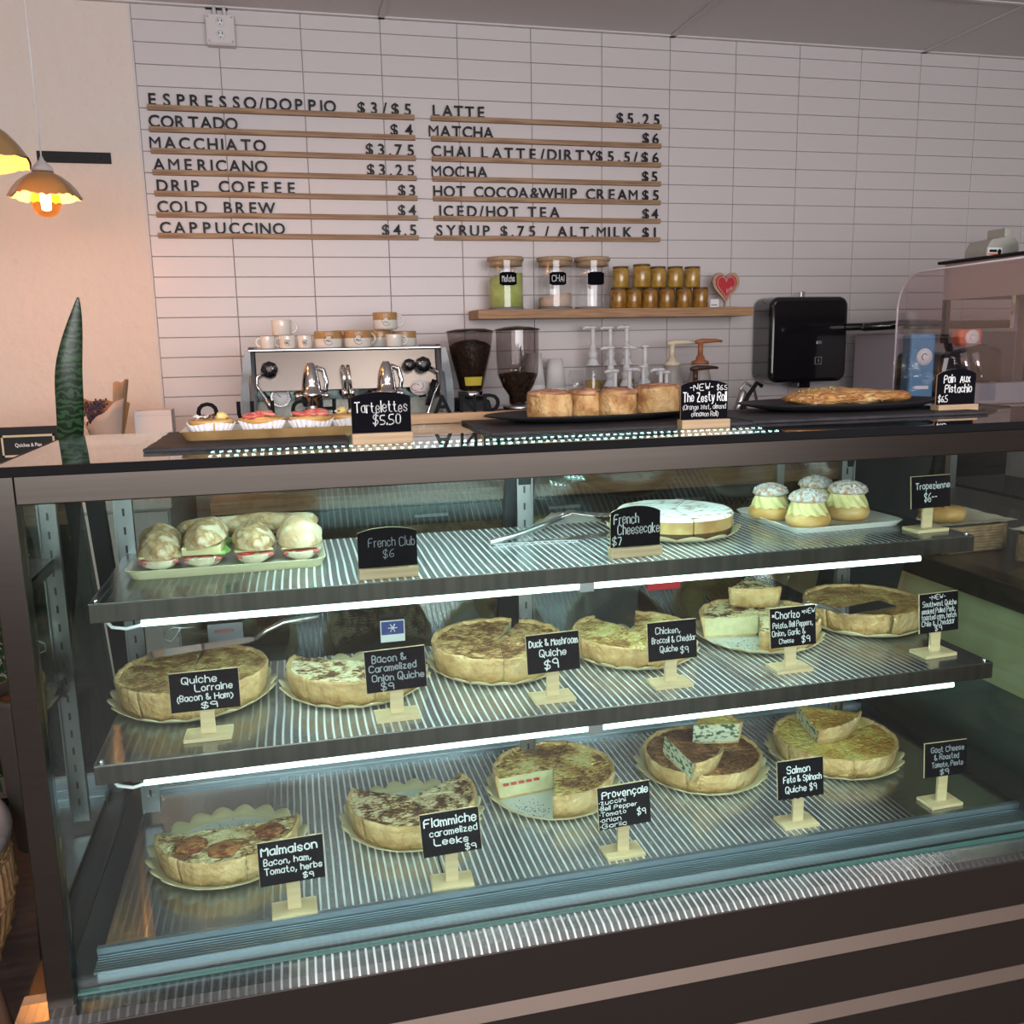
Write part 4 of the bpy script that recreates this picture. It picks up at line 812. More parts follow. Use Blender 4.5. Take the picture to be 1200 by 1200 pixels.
# cream buns
tray('white rectangular plate carrying four cream buns', (1.438, -2.352, 1.077), 0.235, 0.225, 0.010, [M['china'], M['china']], 0.05, 0.012)
def cream_bun(desc, pos, s, rz):
    t = thing('cream_bun', desc, 'cream bun', pos, rz, 'sugared cream buns'); t.scale = (s, s, s)
    MB().lathe([(0, 0), (.034, 0), (.040, .006), (.0425, .014), (.040, .023), (.034, .027), (0, .027)], 28, wav=lambda a, r, z: 1 + .03 * math.sin(3 * a + rz)).obj('bun_base', M['bun'], t)
    prof = []; n = 26
    mb = MB(); rings = []
    for j in range(n + 1):
        u = j / n; z = .024 + u * .028; r = .037 * (1 - u * .26) * (1 if j < n else .0)
        rings.append((z, r))
    v = []; f = []; K = 72
    for j, (z, r) in enumerate(rings):
        for k in range(K):
            a = 2 * PI * k / K; q = 1 + .055 * math.sin(11 * a + z * 260); v.append((r * q * math.cos(a), r * q * math.sin(a), z))
    for j in range(n):
        for k in range(K):
            k2 = (k + 1) % K; f.append((j * K + k, j * K + k2, (j + 1) * K + k2, (j + 1) * K + k))
    mb.add(v, f, 0, True).obj('piped_cream', M['piped'], t)
    c = MB().lathe([(0, .046), (.030, .048), (.036, .052), (.034, .058), (.024, .067), (.010, .071), (0, .0715)], 26, wav=lambda a, r, z: 1 + .04 * math.sin(2 * a + rz * 3)).obj('sugared_cap', M['bunsugar'], t)
    sg = MB(); rr = random.Random(int(rz * 10) + 5)
    for _ in range(170):
        a = rr.uniform(0, 2 * PI); r = .033 * math.sqrt(rr.random()); z = .0715 - (r / .034) ** 2 * .0115; q = rr.uniform(.0009, .0018)
        sg.cbox((r * math.cos(a), r * math.sin(a), z), (q, q, q))
    o = sg.obj('sugar_grain', M['paper'], t); o['kind'] = 'stuff'
cream_bun('cream bun standing at the left of the white plate', (1.352, -2.330, 1.081), 0.94, 0.4)
cream_bun('cream bun nearest the front of the white plate', (1.378, -2.417, 1.081), 0.95, 1.7)
cream_bun('cream bun at the right of the white plate', (1.487, -2.375, 1.081), 1.0, 2.9)
cream_bun('cream bun half hidden at the back of the white plate', (1.478, -2.282, 1.081), 0.95, 4.0)

# ------------------------------------------------------------------ on the case top
def slate(desc, x0, x1, y0, y1, rz=0.0):
    t = thing('slate_board', desc, 'slate board', ((x0 + x1) / 2, (y0 + y1) / 2, ZT + .0004), rz)
    w, d = (x1 - x0) / 2, (y1 - y0) / 2; poly = []; rr = random.Random(int(x0 * 100))
    for (ax, ay, bx, by) in ((-w, -d, w, -d), (w, -d, w, d), (w, d, -w, d), (-w, d, -w, -d)):
        for k in range(14): poly.append((ax + (bx - ax) * k / 14 + rr.uniform(-.0015, .0015), ay + (by - ay) * k / 14 + rr.uniform(-.0015, .0015)))
    MB().prism(poly, 0, .005, axis='z').obj('slab', M['slate'], t, bevel=.0008, seg=1); return t
slate('thin dark slate board under the tartlet tray', 0.285, 0.555, -2.585, -2.335, -0.02)
slate('thin dark slate board under the plate of cinnamon rolls', 0.762, 1.185, -2.560, -2.325)
slate('thin dark slate board under the pistachio pastry plate', 1.192, 1.640, -2.545, -2.320)
ZS = ZT + 0.0055
tray('long wooden rimmed tray of fruit tartlets on the case top', (0.462, -2.450, ZS), 0.285, 0.115, 0.013, [mat('tray wood rim', (0.28, 0.17, 0.07), 0.35, col2=(0.44, 0.29, 0.12), scale=20), M['china']])
def tartlet(desc, pos, kind, rz):
    t = thing('tartlet', desc, 'tartlet', pos, rz, 'tartlets in paper cases')
    K = 96; v = []; f = []; prof = [(.024, .001), (.027, .004), (.034, .017)]
    for k in range(K):
        a = 2 * PI * k / K; z_ = 1 + .035 * (1 if k % 4 < 2 else -1)
        for (r, z) in prof: v.append((r * z_ * math.cos(a), r * z_ * math.sin(a), z + (.002 * math.sin(a * 3 + rz) if z > .01 else 0)))
    for k in range(K):
        for j in range(2): f.append((k * 3 + j, ((k + 1) % K) * 3 + j, ((k + 1) % K) * 3 + j + 1, k * 3 + j + 1))
    f.append(tuple(k * 3 for k in range(K)))
    MB().add(v, f).obj('paper_case', M['liner'], t)
    MB().lathe([(0, .003), (.026, .003), (.032, .018), (.0325, .0215), (.029, .0215), (.027, .017), (0, .017)], 30, wav=lambda a, r, z: 1 + .02 * math.sin(18 * a)).obj('pastry_shell', M['bun'], t)
    MB().sphere((0, 0, .0165), (.0275, .0275, .008), 20, 8, 0, .3, rz).obj('custard', M['custard'] if kind else M['bun'], t)
    rr = random.Random(int(rz * 100))
    if kind:
        for k in range(8):
            a = k * .8 + rr.uniform(-.2, .2); r = .015 if k < 6 else .004
            o = MB().sphere((0, 0, 0), (.015, .0085, .0035), 12, 6).obj('strawberry_slice', M['berry'], t)
            o.location = (r * math.cos(a), r * math.sin(a), .024 + .0035 * (k > 4) + rr.uniform(0, .002)); o.rotation_euler = (rr.uniform(-.35, .35), rr.uniform(-.35, .25), a + rr.uniform(-.6, .6))
    else:
        n1 = MB(); n2 = MB()
        for k in range(34):
            a = rr.uniform(0, 2 * PI); r = .026 * math.sqrt(rr.random()); s_ = rr.uniform(.0015, .004)
            (n1 if k % 2 else n2).sphere((r * math.cos(a), r * math.sin(a), .0235 + rr.uniform(0, .004)), (s_, s_ * .7, s_ * .5), 7, 5, 0, .4, k)
        o = n1.obj('chopped_nuts', M['choc'], t); o['kind'] = 'stuff'; o = n2.obj('chopped_nuts', M['paper'], t); o['kind'] = 'stuff'
        MB().sphere((.014, -.01, .026), (.010, .006, .006), 8, 6, 0, .6, 4).obj('meringue', M['custard'], t)
tartlet('nut topped tartlet at the left end of the wooden rimmed tray', (0.361, -2.452, ZS + .005), 0, .3)
tartlet('strawberry tartlet second from left, with pale cut berries', (0.434, -2.456, ZS + .005), 1, 1.2)
tartlet('strawberry tartlet third from left, beside the arched sign', (0.506, -2.452, ZS + .005), 1, 2.4)
tartlet('tartlet mostly hidden behind the arched Tartelettes sign', (0.568, -2.440, ZS + .005), 0, 3.3)
def oval_plate(desc, pos, rx, ry, h, m, rz=0.0):
    t = thing('black_plate', desc, 'plate', pos, rz)
    mb = MB().lathe([(0, 0), (.6, 0), (.72, .15 * h), (1.0, h), (.985, h + .002), (.72, .35 * h), (.6, .2 * h), (0, .2 * h)], 48)
    mb.xform(Matrix.Diagonal((rx, ry, 1, 1))); mb.obj('dish', m, t); return t
oval_plate('long black plate carrying the cinnamon rolls', (0.985, -2.400, ZS), 0.205, 0.095, 0.012, M['blackm'], 0.10)
def crollr(desc, pos, r, h, rz, seed):
    t = thing('cinnamon_roll', desc, 'cinnamon roll', pos, rz, 'tall cinnamon rolls on the black plate')
    v = []; f = []; K = 40; J = 8
    for j in range(J + 1):
        z = h * j / J; q = r * (1 - .03 * abs(2 * j / J - 1) ** 2)
        for k in range(K):
            a = 2 * PI * k / K; w = 1 + .035 * noise.noise(Vector((math.cos(a) * 2, math.sin(a) * 2, z * 40 + seed))) + .02 * math.cos(a * 2 + seed)
            v.append((q * w * math.cos(a), q * w * math.sin(a), z + (.0015 * math.sin(a * 2 + seed) if j == J else 0)))
    for j in range(J):
        for k in range(K): k2 = (k + 1) % K; f.append((j * K + k, j * K + k2, (j + 1) * K + k2, (j + 1) * K + k))
    f.append(tuple(range(K))[::-1])
    MB().add(v, f, 0, True).obj('dough', M['roll'], t)
    # spiral top
    sp = MB(); N = 110; pts = []
    for k in range(N): u = k / (N - 1); a = u * 5.2 * PI; rr = .003 + (r - .006) * u; pts.append((rr * math.cos(a), rr * math.sin(a), h - .001 + .0035 * (1 - u)))
    sp.tube(pts, .0052, 8); sp.cyl((0, 0, h - .012), r * .93, .0118, 30); sp.obj('spiral_top', M['rolltop'], t)
zr = ZS + .004
crollr('cinnamon roll at the left end of the black plate', (0.893, -2.418, zr), 0.037, 0.043, .2, 1)
crollr('cinnamon roll second from left, set slightly back', (0.963, -2.392, zr), 0.032, 0.042, 1.2, 2)
crollr('cinnamon roll third from left with a pale side', (1.010, -2.424, zr), 0.032, 0.043, 2.2, 3)
crollr('tallest cinnamon roll at the right end with sticky filling on top', (1.087, -2.405, zr), 0.040, 0.047, 3.2, 4)
oval_plate('wide black plate under the pistachio pastry', (1.452, -2.395, ZS), 0.200, 0.100, 0.014, M['blackm'], -0.04)
t = thing('pistachio_pastry', 'long flaky pastry strewn with green crushed pistachio on the black plate', 'pastry', (1.462, -2.395, ZS + .006), -0.02)
v = []; f = []; N, K = 46, 22
for i in range(N + 1):
    u = i / N; x = (u - .5) * .245; e = max(.12, 1 - abs(2 * u - 1) ** 5) ** .5
    for k in range(K):
        a = 2 * PI * k / K; q = 1 + .16 * noise.noise(Vector((x * 26, math.cos(a) * 1.6, math.sin(a) * 1.6))) + .04 * math.sin(x * 190 + 3 * a)
        v.append((x, math.cos(a) * .046 * e * q, .0155 + math.sin(a) * .0155 * (1 + .22 * math.sin(u * 7 - .8)) * e * q))
for i in range(N):
    for k in range(K): k2 = (k + 1) % K; f.append((i * K + k, i * K + k2, (i + 1) * K + k2, (i + 1) * K + k))
f += [tuple(range(K)), tuple(range(N * K, N * K + K))[::-1]]
MB().add(v, f, 0, True).obj('dough', M['flaky'], t)
tp = MB(); rr = random.Random(9)
for _ in range(520):
    u = rr.uniform(.10, .80); x = (u - .5) * .245; y = rr.gauss(0, .016); z = .029 + .0052 * math.sin(u * 7 - .8) - (y / .05) ** 2 * .018; s_ = rr.uniform(.0010, .0030)
    tp.cbox((x, y, z), (s_, s_ * .8, s_ * .8))
o = tp.obj('crushed_pistachio', M['pistachio'], t); o['kind'] = 'stuff'
# letter board strip along the back of the case top
t = thing('letter_board', 'low wooden strip carrying black standing letters that spell QUICHES AND', 'letter board', (0.72, -2.300, ZT + .0006))
MB().box((-.37, -.012, 0), (.42, .012, .017)).obj('strip', M['oak'], t, bevel=.0008, seg=1)
for (c, x) in (('Q', .345), ('U', .405), ('I', .448), ('C', .492), ('H', .538), ('E', .582), ('S', .630), ('A', .733), ('N', .778), ('D', .820)):
    o = bpy.data.objects.new('letter', letter_mesh(c, .031, .0016, M['dullblack'], .0010 if c != 'N' else .0005)); COL.objects.link(o); o.parent = t; o.location = (x - .72, -.004, .0168)
t['label'] = 'low wooden strip carrying black standing letters that spell QUICHES AND'
# acrylic guard at the right end
t = thing('acrylic_guard', 'clear acrylic guard with a rounded corner at the right end of the case top', 'guard', (1.785, -2.083, ZT + .0006))
poly = [(0.0, 0), (0.0, .19)] + [(-.075 + .075 * math.cos(a), .190 + .076 * math.sin(a)) for a in [PI / 2 * k / 10 for k in range(1, 11)]] + [(-.52, .272), (-.52, 0)]
MB().prism(poly, -.0025, .0025, axis='x').obj('sheet', M['acrylic'], t)
rim_ = MB().tube([(0, p[0], p[1]) for p in poly[:-1]], .0022, 8); rim_.obj('polished_edge', mat('acrylic edge', (0.75, 0.70, 0.72), 0.2, coat=0.5), t)

# ------------------------------------------------------------------ back counter
def counter(desc, name, x0, x1, y0, y1, z, top, body, thick=.035, bz=0.0):
    t = thing(name, desc, 'counter', ((x0 + x1) / 2, (y0 + y1) / 2, 0)); cx, cy = (x0 + x1) / 2, (y0 + y1) / 2
    MB().box((x0 - cx, y0 - cy, z - thick), (x1 - cx, y1 - cy, z)).obj('worktop', top, t, bevel=.002)
    MB().box((x0 - cx + .01, y0 - cy + .03, 0.08), (x1 - cx - .01, y1 - cy, z - thick)).obj('cabinet', body, t)
    MB().box((x0 - cx + .03, y0 - cy + .07, 0), (x1 - cx - .03, y1 - cy, 0.08)).obj('plinth', M['dark'], t)
    n = max(1, int((x1 - x0) / .5)); w = (x1 - x0 - .02) / n
    for k in range(n):
        d = MB().box((x0 - cx + .014 + k * w, y0 - cy + .012, .10), (x0 - cx + .006 + (k + 1) * w, y0 - cy + .03, z - thick - .01)).obj('door', body, t, bevel=.002)
        MB().box((x0 - cx + .5 * w + k * w - .06, y0 - cy + .0, z - thick - .05), (x0 - cx + .5 * w + k * w + .06, y0 - cy + .012, z - thick - .04)).obj('handle', M['silver'], d)
    return t
counter('long back counter with an oak worktop under the coffee gear', 'back_counter', 0.20, 2.72, -0.68, -0.012, 0.905, M['oak'], M['blackm'], .045)
ZB = 0.9055
# coffee machine
em = thing('espresso_machine', 'wide mirror steel espresso machine with rounded side panels and two group heads', 'espresso machine', (0.69, -0.32, ZB))
def ep(mb, name, m, parent=None, bevel=0.0):
    mb.xform(Matrix.Translation((-0.69, 0.32, -ZB))); return mb.obj(name, m, parent or em, bevel)
sidep = [(-.52, .96), (-.60, 1.03), (-.61, 1.16), (-.575, 1.29), (-.53, 1.385), (-.49, 1.418), (-.06, 1.418), (-.06, .96)]
for (x0, x1, dd) in ((0.350, 0.372, 1), (1.012, 1.034, -1)):
    ep(MB().prism([(-y_ * 1.0 * -1, z_) for y_, z_ in sidep], x0, x1, axis='x'), 'side_panel', mat('dark grey enamel %d' % dd, (0.10, 0.11, 0.13), 0.3, coat=0.4), bevel=.006)
# curved cheeks bowing outwards like the photograph's silhouette
for (xc, sg) in ((0.36, -1), (1.024, 1)):
    pr = []; n = 10
    for k in range(n + 1):
        z_ = 1.02 + .385 * k / n; b_ = .042 * math.sin(PI * (.10 + .80 * (1 - k / n))) ** .8
        pr.append((xc + sg * b_, z_))
    poly = pr + [(xc, 1.405), (xc, 1.02)]
    ep(MB().prism(poly, -.56, -.08), 'curved_cheek', mat('grey cheek %d' % sg, (0.13, 0.14, 0.16), 0.3, coat=0.4))
ep(MB().prism([(-.527, 1.262), (-.502, 1.402), (-.07, 1.402), (-.07, 1.262)], .372, 1.012, axis='x'), 'upper_panel', M['machine'], bevel=.003)
ep(MB().box((.372, -.47, 1.225), (1.012, -.07, 1.262)), 'group_band', M['black'])
ep(MB().box((.372, -.30, 1.00), (1.012, -.07, 1.225)), 'back_splash', M['machine'])
ep(MB().box((.360, -.56, .965), (1.024, -.07, 1.005)), 'drip_tray', M['machine'], bevel=.003)
for k in range(22): ep(MB().box((.385 + k * .0285, -.555, 1.005), (.395 + k * .0285, -.31, 1.009)), 'grate_bar', M['silver'])
ep(MB().box((.352, -.515, 1.402), (1.030, -.07, 1.409)), 'cup_tray', M['silver'], bevel=.002)
for x in (.40, .98):
    for y in (-.50, -.12): ep(MB().cyl((x, y, ZB), .018, .062, 16), 'foot', M['chrome'])
for gx in (0.560, 0.826):
    ep(MB().lathe([(0, .098), (.010, .098), (.014, .090), (.026, .060), (.032, .020), (.034, .0), (.044, -.004), (.044, -.022), (.034, -.026), (.034, -.05), (.022, -.06), (0, -.06)], 28, (gx, -.535, 1.262)), 'group_head', M['chrome'])
    ep(MB().tube([(gx + .018, -.53, 1.345), (gx + .045, -.535, 1.335), (gx + .055, -.54, 1.29), (gx + .048, -.54, 1.262)], .007, 10), 'group_pipe', M['chrome'])
    ep(MB().lathe([(.0, 0), (.030, 0), (.034, .012), (.034, .026), (0, .026)], 24, (gx, -.535, 1.176)), 'portafilter', M['chrome'])
    ep(MB().tube([(gx, -.565, 1.19), (gx, -.62, 1.185), (gx, -.70, 1.172)], [.009, .013, .016], 12), 'portafilter_handle', M['black'])
    for sx in (-.05, .05): ep(MB().sphere((gx + sx, -.55, 1.245), .012, 12, 8), 'fitting', M['chrome'])
def disc_y(c, r, th, n=28):
    m_ = MB().lathe([(0, 0), (r * .82, 0), (r, th * .4), (r, th), (0, th)], n); m_.xform(Matrix.Translation(c) @ Matrix.Rotation(PI / 2, 4, 'X') @ Matrix.Translation((0, 0, 0))); return m_
def knob(x, z, r, y=-.535):
    k_ = ep(MB().tube([(x, -.50, z), (x, y - .01, z)], .010, 12), 'knob_stem', M['chrome'])
    mb = MB(); 
    mb.lathe([(0, 0), (r * .9, 0), (r, .006), (r, .020), (r * .85, .026), (0, .020)], 24, wav=lambda a, rr_, z_: 1 + .05 * math.cos(8 * a)); mb.xform(Matrix.Translation((x, y, z)) @ Matrix.Rotation(PI / 2, 4, 'X')); ep(mb, 'steam_knob', M['black'])
    mb = MB().lathe([(0, .020), (r * .35, .021), (r * .30, .027), (0, .028)], 18); mb.xform(Matrix.Translation((x, y, z)) @ Matrix.Rotation(PI / 2, 4, 'X')); ep(mb, 'knob_cap', M['greyplastic'])
knob(.420, 1.340, .028); knob(.908, 1.345, .022); knob(.958, 1.345, .028)
gz = MB().lathe([(0, 0), (.030, 0), (.036, .006), (.036, .016), (.031, .018), (.031, .012), (0, .012)], 30); gz.xform(Matrix.Translation((.452, -.47, 1.240)) @ Matrix.Rotation(PI / 2, 4, 'X')); ep(gz, 'pressure_gauge', M['chrome'])
gz = MB().lathe([(0, .0125), (.0305, .0125), (.0305, .013), (0, .013)], 30); gz.xform(Matrix.Translation((.452, -.47, 1.240)) @ Matrix.Rotation(PI / 2, 4, 'X')); gd = ep(gz, 'gauge_dial', M['paper'])
tk = MB()
for k in range(16):
    a = k * PI / 8; tk.tube([(.452 + .023 * math.cos(a), -.4835, 1.24 + .023 * math.sin(a)), (.452 + .028 * math.cos(a), -.4835, 1.24 + .028 * math.sin(a))], .0009, 5)
tk.tube([(.452, -.4837, 1.24), (.440, -.4837, 1.252)], .0012, 5); ep(tk, 'gauge_marks', M['blackm'])
for (x, xe, sg) in ((.408, .452, 1), (.985, .948, -1)):
    ep(MB().tube([(x, -.545, 1.335), (x - .032 * sg, -.55, 1.315), (x - .034 * sg, -.555, 1.285), (x - .005 * sg, -.57, 1.24), (xe, -.59, 1.13), (xe + .01 * sg, -.60, 1.08)], .0055, 10), 'steam_wand', M['chrome'])
    ep(MB().tube([(x - .004 * sg, -.57, 1.238), (x + .012 * sg, -.575, 1.205)] if sg > 0 else [(x + .010, -.565, 1.29), (x - .02, -.578, 1.20)], .0095, 10), 'wand_grip', M['blackm'] if sg < 0 else M['silver'])
for x in (.672, .690): ep(MB().tube([(x, -.50, 1.32), (x, -.545, 1.345), (x, -.56, 1.335), (x + .006, -.565, 1.255)], .0065, 10), 'water_spout', M['chrome'])
for x in (.674, .700): ep(MB().lathe([(0, 0), (.011, 0), (.012, .028), (.006, .032), (0, .032)], 16, (x, -.562, 1.235)), 'spout_tip', M['chrome'])
st = MB().lathe([(0, 0), (.036, 0), (.036, .001), (0, .001)], 30); st.xform(Matrix.Translation((.946, -.5285, 1.262)) @ Matrix.Rotation(PI / 2, 4, 'X') @ Matrix.Diagonal((1, .78, 1, 1)))
em_s = ep(st, 'oval_sticker', M['paper'])
lg = MB().tube([(.930 + .016 * math.cos(a), -.5302, 1.264 + .012 * math.sin(a)) for a in [.5 + k * .4 for k in range(12)]], .0012, 6).tube([(.955, -.5302, 1.280), (.960, -.5302, 1.265), (.950, -.5302, 1.254)], .0012, 6).tube([(.927, -.5302, 1.246), (.965, -.5302, 1.246)], .0014, 6); ep(lg, 'sticker_print', M['red'])

# cups on the machine
def cup(desc, x, z0, r, h, kind, hang, y=-.36, logo=False, taper=.94):
    t = thing('cup', desc, 'cup', (x, y, z0), 0, 'cups on the espresso machine')
    if kind == 'tan':
        MB().lathe([(0, 0), (r * .9, 0), (r, .006), (r, h * .55)], 30, cap=False).obj('lower_body', M['china'], t)
        MB().lathe([(r, h * .55), (r * 1.005, h - .002), (r * .99, h), (r * .94, h - .002), (r * .92, .008), (0, .006)], 30, cap=False).obj('upper_body', M['tan'], t)
    else:
        MB().lathe([(0, 0), (r * .82, 0), (r * .95, .006), (r, h - .002), (r * .985, h), (r * .93, h - .002), (r * .88, .008), (0, .006)], 30, cap=False).obj('body', M['china'], t)
    if hang is not None:
        c, s_ = math.cos(hang), math.sin(hang); pts = []
        for k in range(9):
            a = -PI / 2 + PI * k / 8; d_ = r * .93 + r * .62 * math.cos(a); z = h * .52 + h * .34 * math.sin(a); pts.append((c * d_, s_ * d_, z))
        MB().tube(pts, .0042, 8).obj('handle', M['china'], t)
    if logo:
        g_ = MB(); N = 12
        for k in range(N):
            a = .35 + k * 2 * PI * .86 / N; a2 = .35 + (k + 1) * 2 * PI * .86 / N; R_ = r * .34
            for q in (a,):
                p = [(R_ * math.cos(q_), -(r * 1.012), h * .46 + R_ * math.sin(q_)) for q_ in (a, a2)]; g_.tube([(px, -math.sqrt(max((r * 1.012) ** 2 - px * px, 0)), pz) for px, _, pz in p], .0007, 5)
        g_.obj('logo_ring', M['blackm'], t)
        g2 = MB(); strokes(g2, 'A&C', -r * .22, h * .38, r * .22, h * .17, .0012, 3, 0, -r * 1.012); g2.obj('lettering', M['blackm'], t)
    return t
ZM = 1.4095
cup('small white cup at the left end of the cup tray', 0.418, ZM, .026, .046, 'white', PI, -.40)
cup('small white cup with a logo, second from left on the cup tray', 0.487, ZM, .030, .047, 'white', PI * .9, -.40, True)
cup('small white cup with a logo, third from left on the cup tray', 0.549, ZM, .027, .047, 'white', None, -.40, True)
cup('plain white cup stacked on top of the small cups at the left', 0.470, ZM + .0475, .036, .056, 'white', -.1, -.36)
cup('large tan rimmed mug, left of the two in front', 0.633, ZM, .050, .060, 'tan', None, -.40, True)
cup('large tan rimmed mug, in the middle of the front row', 0.740, ZM, .050, .062, 'tan', .5, -.40, True)
cup('tan rimmed mug half hidden behind the left front mugs', 0.700, ZM, .046, .064, 'tan', None, -.26)
cup('tan rimmed mug standing behind the small white cup', 0.835, ZM, .044, .064, 'tan', PI * .9, -.28)
cup('tan rimmed mug with a logo stacked on top of the others', 0.850, ZM + .065, .046, .062, 'tan', .0, -.34, True)
cup('small white cup with its handle to the right', 0.872, ZM, .032, .046, 'white', 0.1, -.42)
cup('tan rimmed mug at the right end of the cup tray', 0.925, ZM, .046, .058, 'tan', None, -.30)

# grinders
def grinder(desc, x, y, kind):
    t = thing('coffee_grinder', desc, 'coffee grinder', (x, y, ZB), 0, 'coffee grinders beside the espresso machine')
    if kind == 0:
        MB().prism([(-.075, 0), (.075, 0), (.07, .24), (.055, .30), (-.055, .30), (-.07, .24)], -.08, .11).obj('body', M['blackm'], t, bevel=.008)
        MB().box((-.05, -.14, .21), (.05, -.07, .25)).obj('dosing_fork', M['silver'], t, bevel=.003)
        MB().lathe([(.052, 0), (.052, .03), (.040, .035)], 28, (0, 0, .30)).obj('collar', M['chrome'], t)
        MB().lathe([(.045, .335), (.060, .40), (.078, .47), (.088, .54), (.090, .555)], 36, cap=False).obj('hopper', M['hopper'], t)
        MB().lathe([(0, .33), (.043, .336), (.057, .40), (.075, .47), (.082, .50), (.06, .515), (.02, .525), (0, .52)], 36, wav=lambda a, r, z: 1 + .01 * math.sin(9 * a)).obj('coffee_beans', M['beans'], t)
        MB().lathe([(.092, .553), (.092, .558), (.06, .566), (0, .569)], 36).obj('lid', M['black'], t)
        yl = MB(); n = 10
        vs = []
        for k in range(n + 1):
            a = -PI / 2 - .62 + 1.24 * k / n
            for (r, z) in ((.051, .352), (.0585, .385)): vs.append((r * 1.03 * math.cos(a), r * 1.03 * math.sin(a), z))
        yl.add(vs, [(2 * k, 2 * k + 2, 2 * k + 3, 2 * k + 1) for k in range(n)], 0, True).obj('yellow_label', M['yellow'], t)
    else:
        MB().box((-.075, -.10, 0), (.13, .10, .255)).obj('body', M['blackm'], t, bevel=.012)
        MB().box((-.035, -.106, .235 - .05), (-.010, -.10, .235 - .018)).obj('power_switch', mat('orange switch', (0.9, 0.30, 0.04), 0.3, emit=(1, 0.35, 0.05), estr=1.2), t, bevel=.002)
        MB().box((.0, -.104, .19), (.05, -.10, .215)).obj('timer_panel', M['greyplastic'], t, bevel=.002)
        MB().lathe([(.055, 0), (.060, .012), (.050, .022)], 28, (0, 0, .255)).obj('collar', M['silver'], t)
        MB().lathe([(.034, .28), (.036, .31), (.060, .345), (.078, .39), (.082, .45), (.082, .558)], 36, cap=False).obj('hopper', M['hopper'], t)
        MB().lathe([(0, .27), (.033, .28), (.034, .31), (.058, .345), (.074, .385), (.070, .395), (0, .402)], 36).obj('coffee_beans', M['beans'], t)
        MB().lathe([(.088, .556), (.086, .562), (.05, .570), (0, .574)], 36).obj('lid', M['black'], t)
grinder('coffee grinder with a full hopper of beans and a yellow label', 1.170, -0.36, 0)
grinder('squarer black coffee grinder with an orange switch and few beans', 1.342, -0.42, 1)

# takeaway cups
def cupstack(desc, x, y, r, h, m, rings, name='takeaway_cups'):
    t = thing(name, desc, 'cup stack', (x, y, ZB), 0, 'stacks of takeaway cups')
    z = 0
    for k in range(rings):
        MB().lathe([(r * 1.03, 0), (r * 1.06, .004), (r, .008), (r * .99, .016)], 26, (0, 0, k * .016), cap=False).obj('cup_rim', m, t)
    z = rings * .016
    MB().lathe([(r, 0), (r * .70, h), (r * .64, h), (0, h - .004)], 28, (0, 0, z)).obj('top_cup', m, t)
cupstack('tall stack of upturned white paper cups beside the grinder', 1.482, -0.14, .046, .13, M['paper'], 21)
cupstack('second shorter stack of upturned white paper cups', 1.578, -0.13, .044, .12, M['paper'], 20)
cupstack('stack of upturned clear plastic cups in front of the paper cups', 1.606, -0.33, .042, .11, M['jar'], 18)
t = thing('steel_canister', 'small steel canister with a knob beside the clear cups', 'canister', (1.68, -0.30, ZB))
MB().lathe([(.03, 0), (.03, .27), (.032, .272), (.032, .29), (0, .292)], 24).obj('body', M['silver'], t); MB().sphere((0, 0, .298), .009, 12, 8).obj('knob', M['chrome'], t)

# syrup pumps
def pump(desc, x, y, ztop, body, m, liquid, nb, hd=0.0, neck=.0, group='white pumped syrup bottles'):
    t = thing('syrup_bottle', desc, 'syrup bottle', (x, y, ZB), 0, group)
    H = ztop - ZB; zb = H - .125
    MB().lathe([(0, 0), (.034, 0), (.036, .01), (.036, zb - .07), (.028, zb - .035), (.014, zb - .01), (.014, zb)], 24).obj('bottle', body, t)
    if liquid: MB().lathe([(0, .004), (.033, .004), (.033, zb - .10), (0, zb - .10)], 20).obj('syrup', liquid, t)
    MB().lathe([(.019, -.010), (.020, .016), (.0145, .022), (.0135, .046), (.010, .050)], 20, (0, 0, zb)).obj('pump_collar', m, t)
    MB().tube([(0, 0, zb + .028), (0, 0, H - .008)], .0085, 10).obj('pump_stem', m, t)
    c, s_ = math.cos(hd), math.sin(hd)
    mb = MB().sphere((0, 0, H - .004), (.019, .015, .008), 14, 8).tube([(0, 0, H - .004), (c * .03, s_ * .03, H - .004), (c * .045, s_ * .045, H - .010)], [.008, .007, .006], 8)
    mb.obj('pump_head', m, t)
    MB().lathe([(.0368, zb * .25), (.0368, zb * .62)], 24, cap=False).obj('bottle_label', M['cream'], t); MB().lathe([(.0295, zb - .038), (.0155, zb - .010)], 24, cap=False).obj('neck_label', M['white'], t)
SY = mat('amber syrup', (0.52, 0.34, 0.08), 0.2, coat=0.5)
PW = [('back row', 1.748, -.12, 1.478, PI), ('back row', 1.826, -.12, 1.476, PI), ('back row', 1.900, -.12, 1.478, PI), ('middle row', 1.792, -.22, 1.392, PI), ('middle row', 1.862, -.22, 1.392, 0), ('middle row', 1.944, -.22, 1.395, 1.4),
      ('front row', 1.775, -.32, 1.300, PI), ('front row', 1.838, -.32, 1.304, 0), ('front row', 1.908, -.295, 1.314, 1.2), ('front row', 1.955, -.365, 1.302, PI), ('front row', 2.010, -.295, 1.288, PI)]
nm = {0: 'leftmost', 1: 'second from left', 2: 'third from left', 3: 'fourth from left', 4: 'rightmost'}
cnt_r = {}
tot_r = {'back row': 3, 'middle row': 3, 'front row': 5}
for (row, x, y, zt, hd) in PW:
    k = cnt_r.get(row, 0); cnt_r[row] = k + 1
    w = 'rightmost' if k == tot_r[row] - 1 else nm[k]
    pump('syrup bottle with a white pump, %s in the %s' % (w, row), x, y, zt, M['jar'], M['white'], SY, 0, hd)
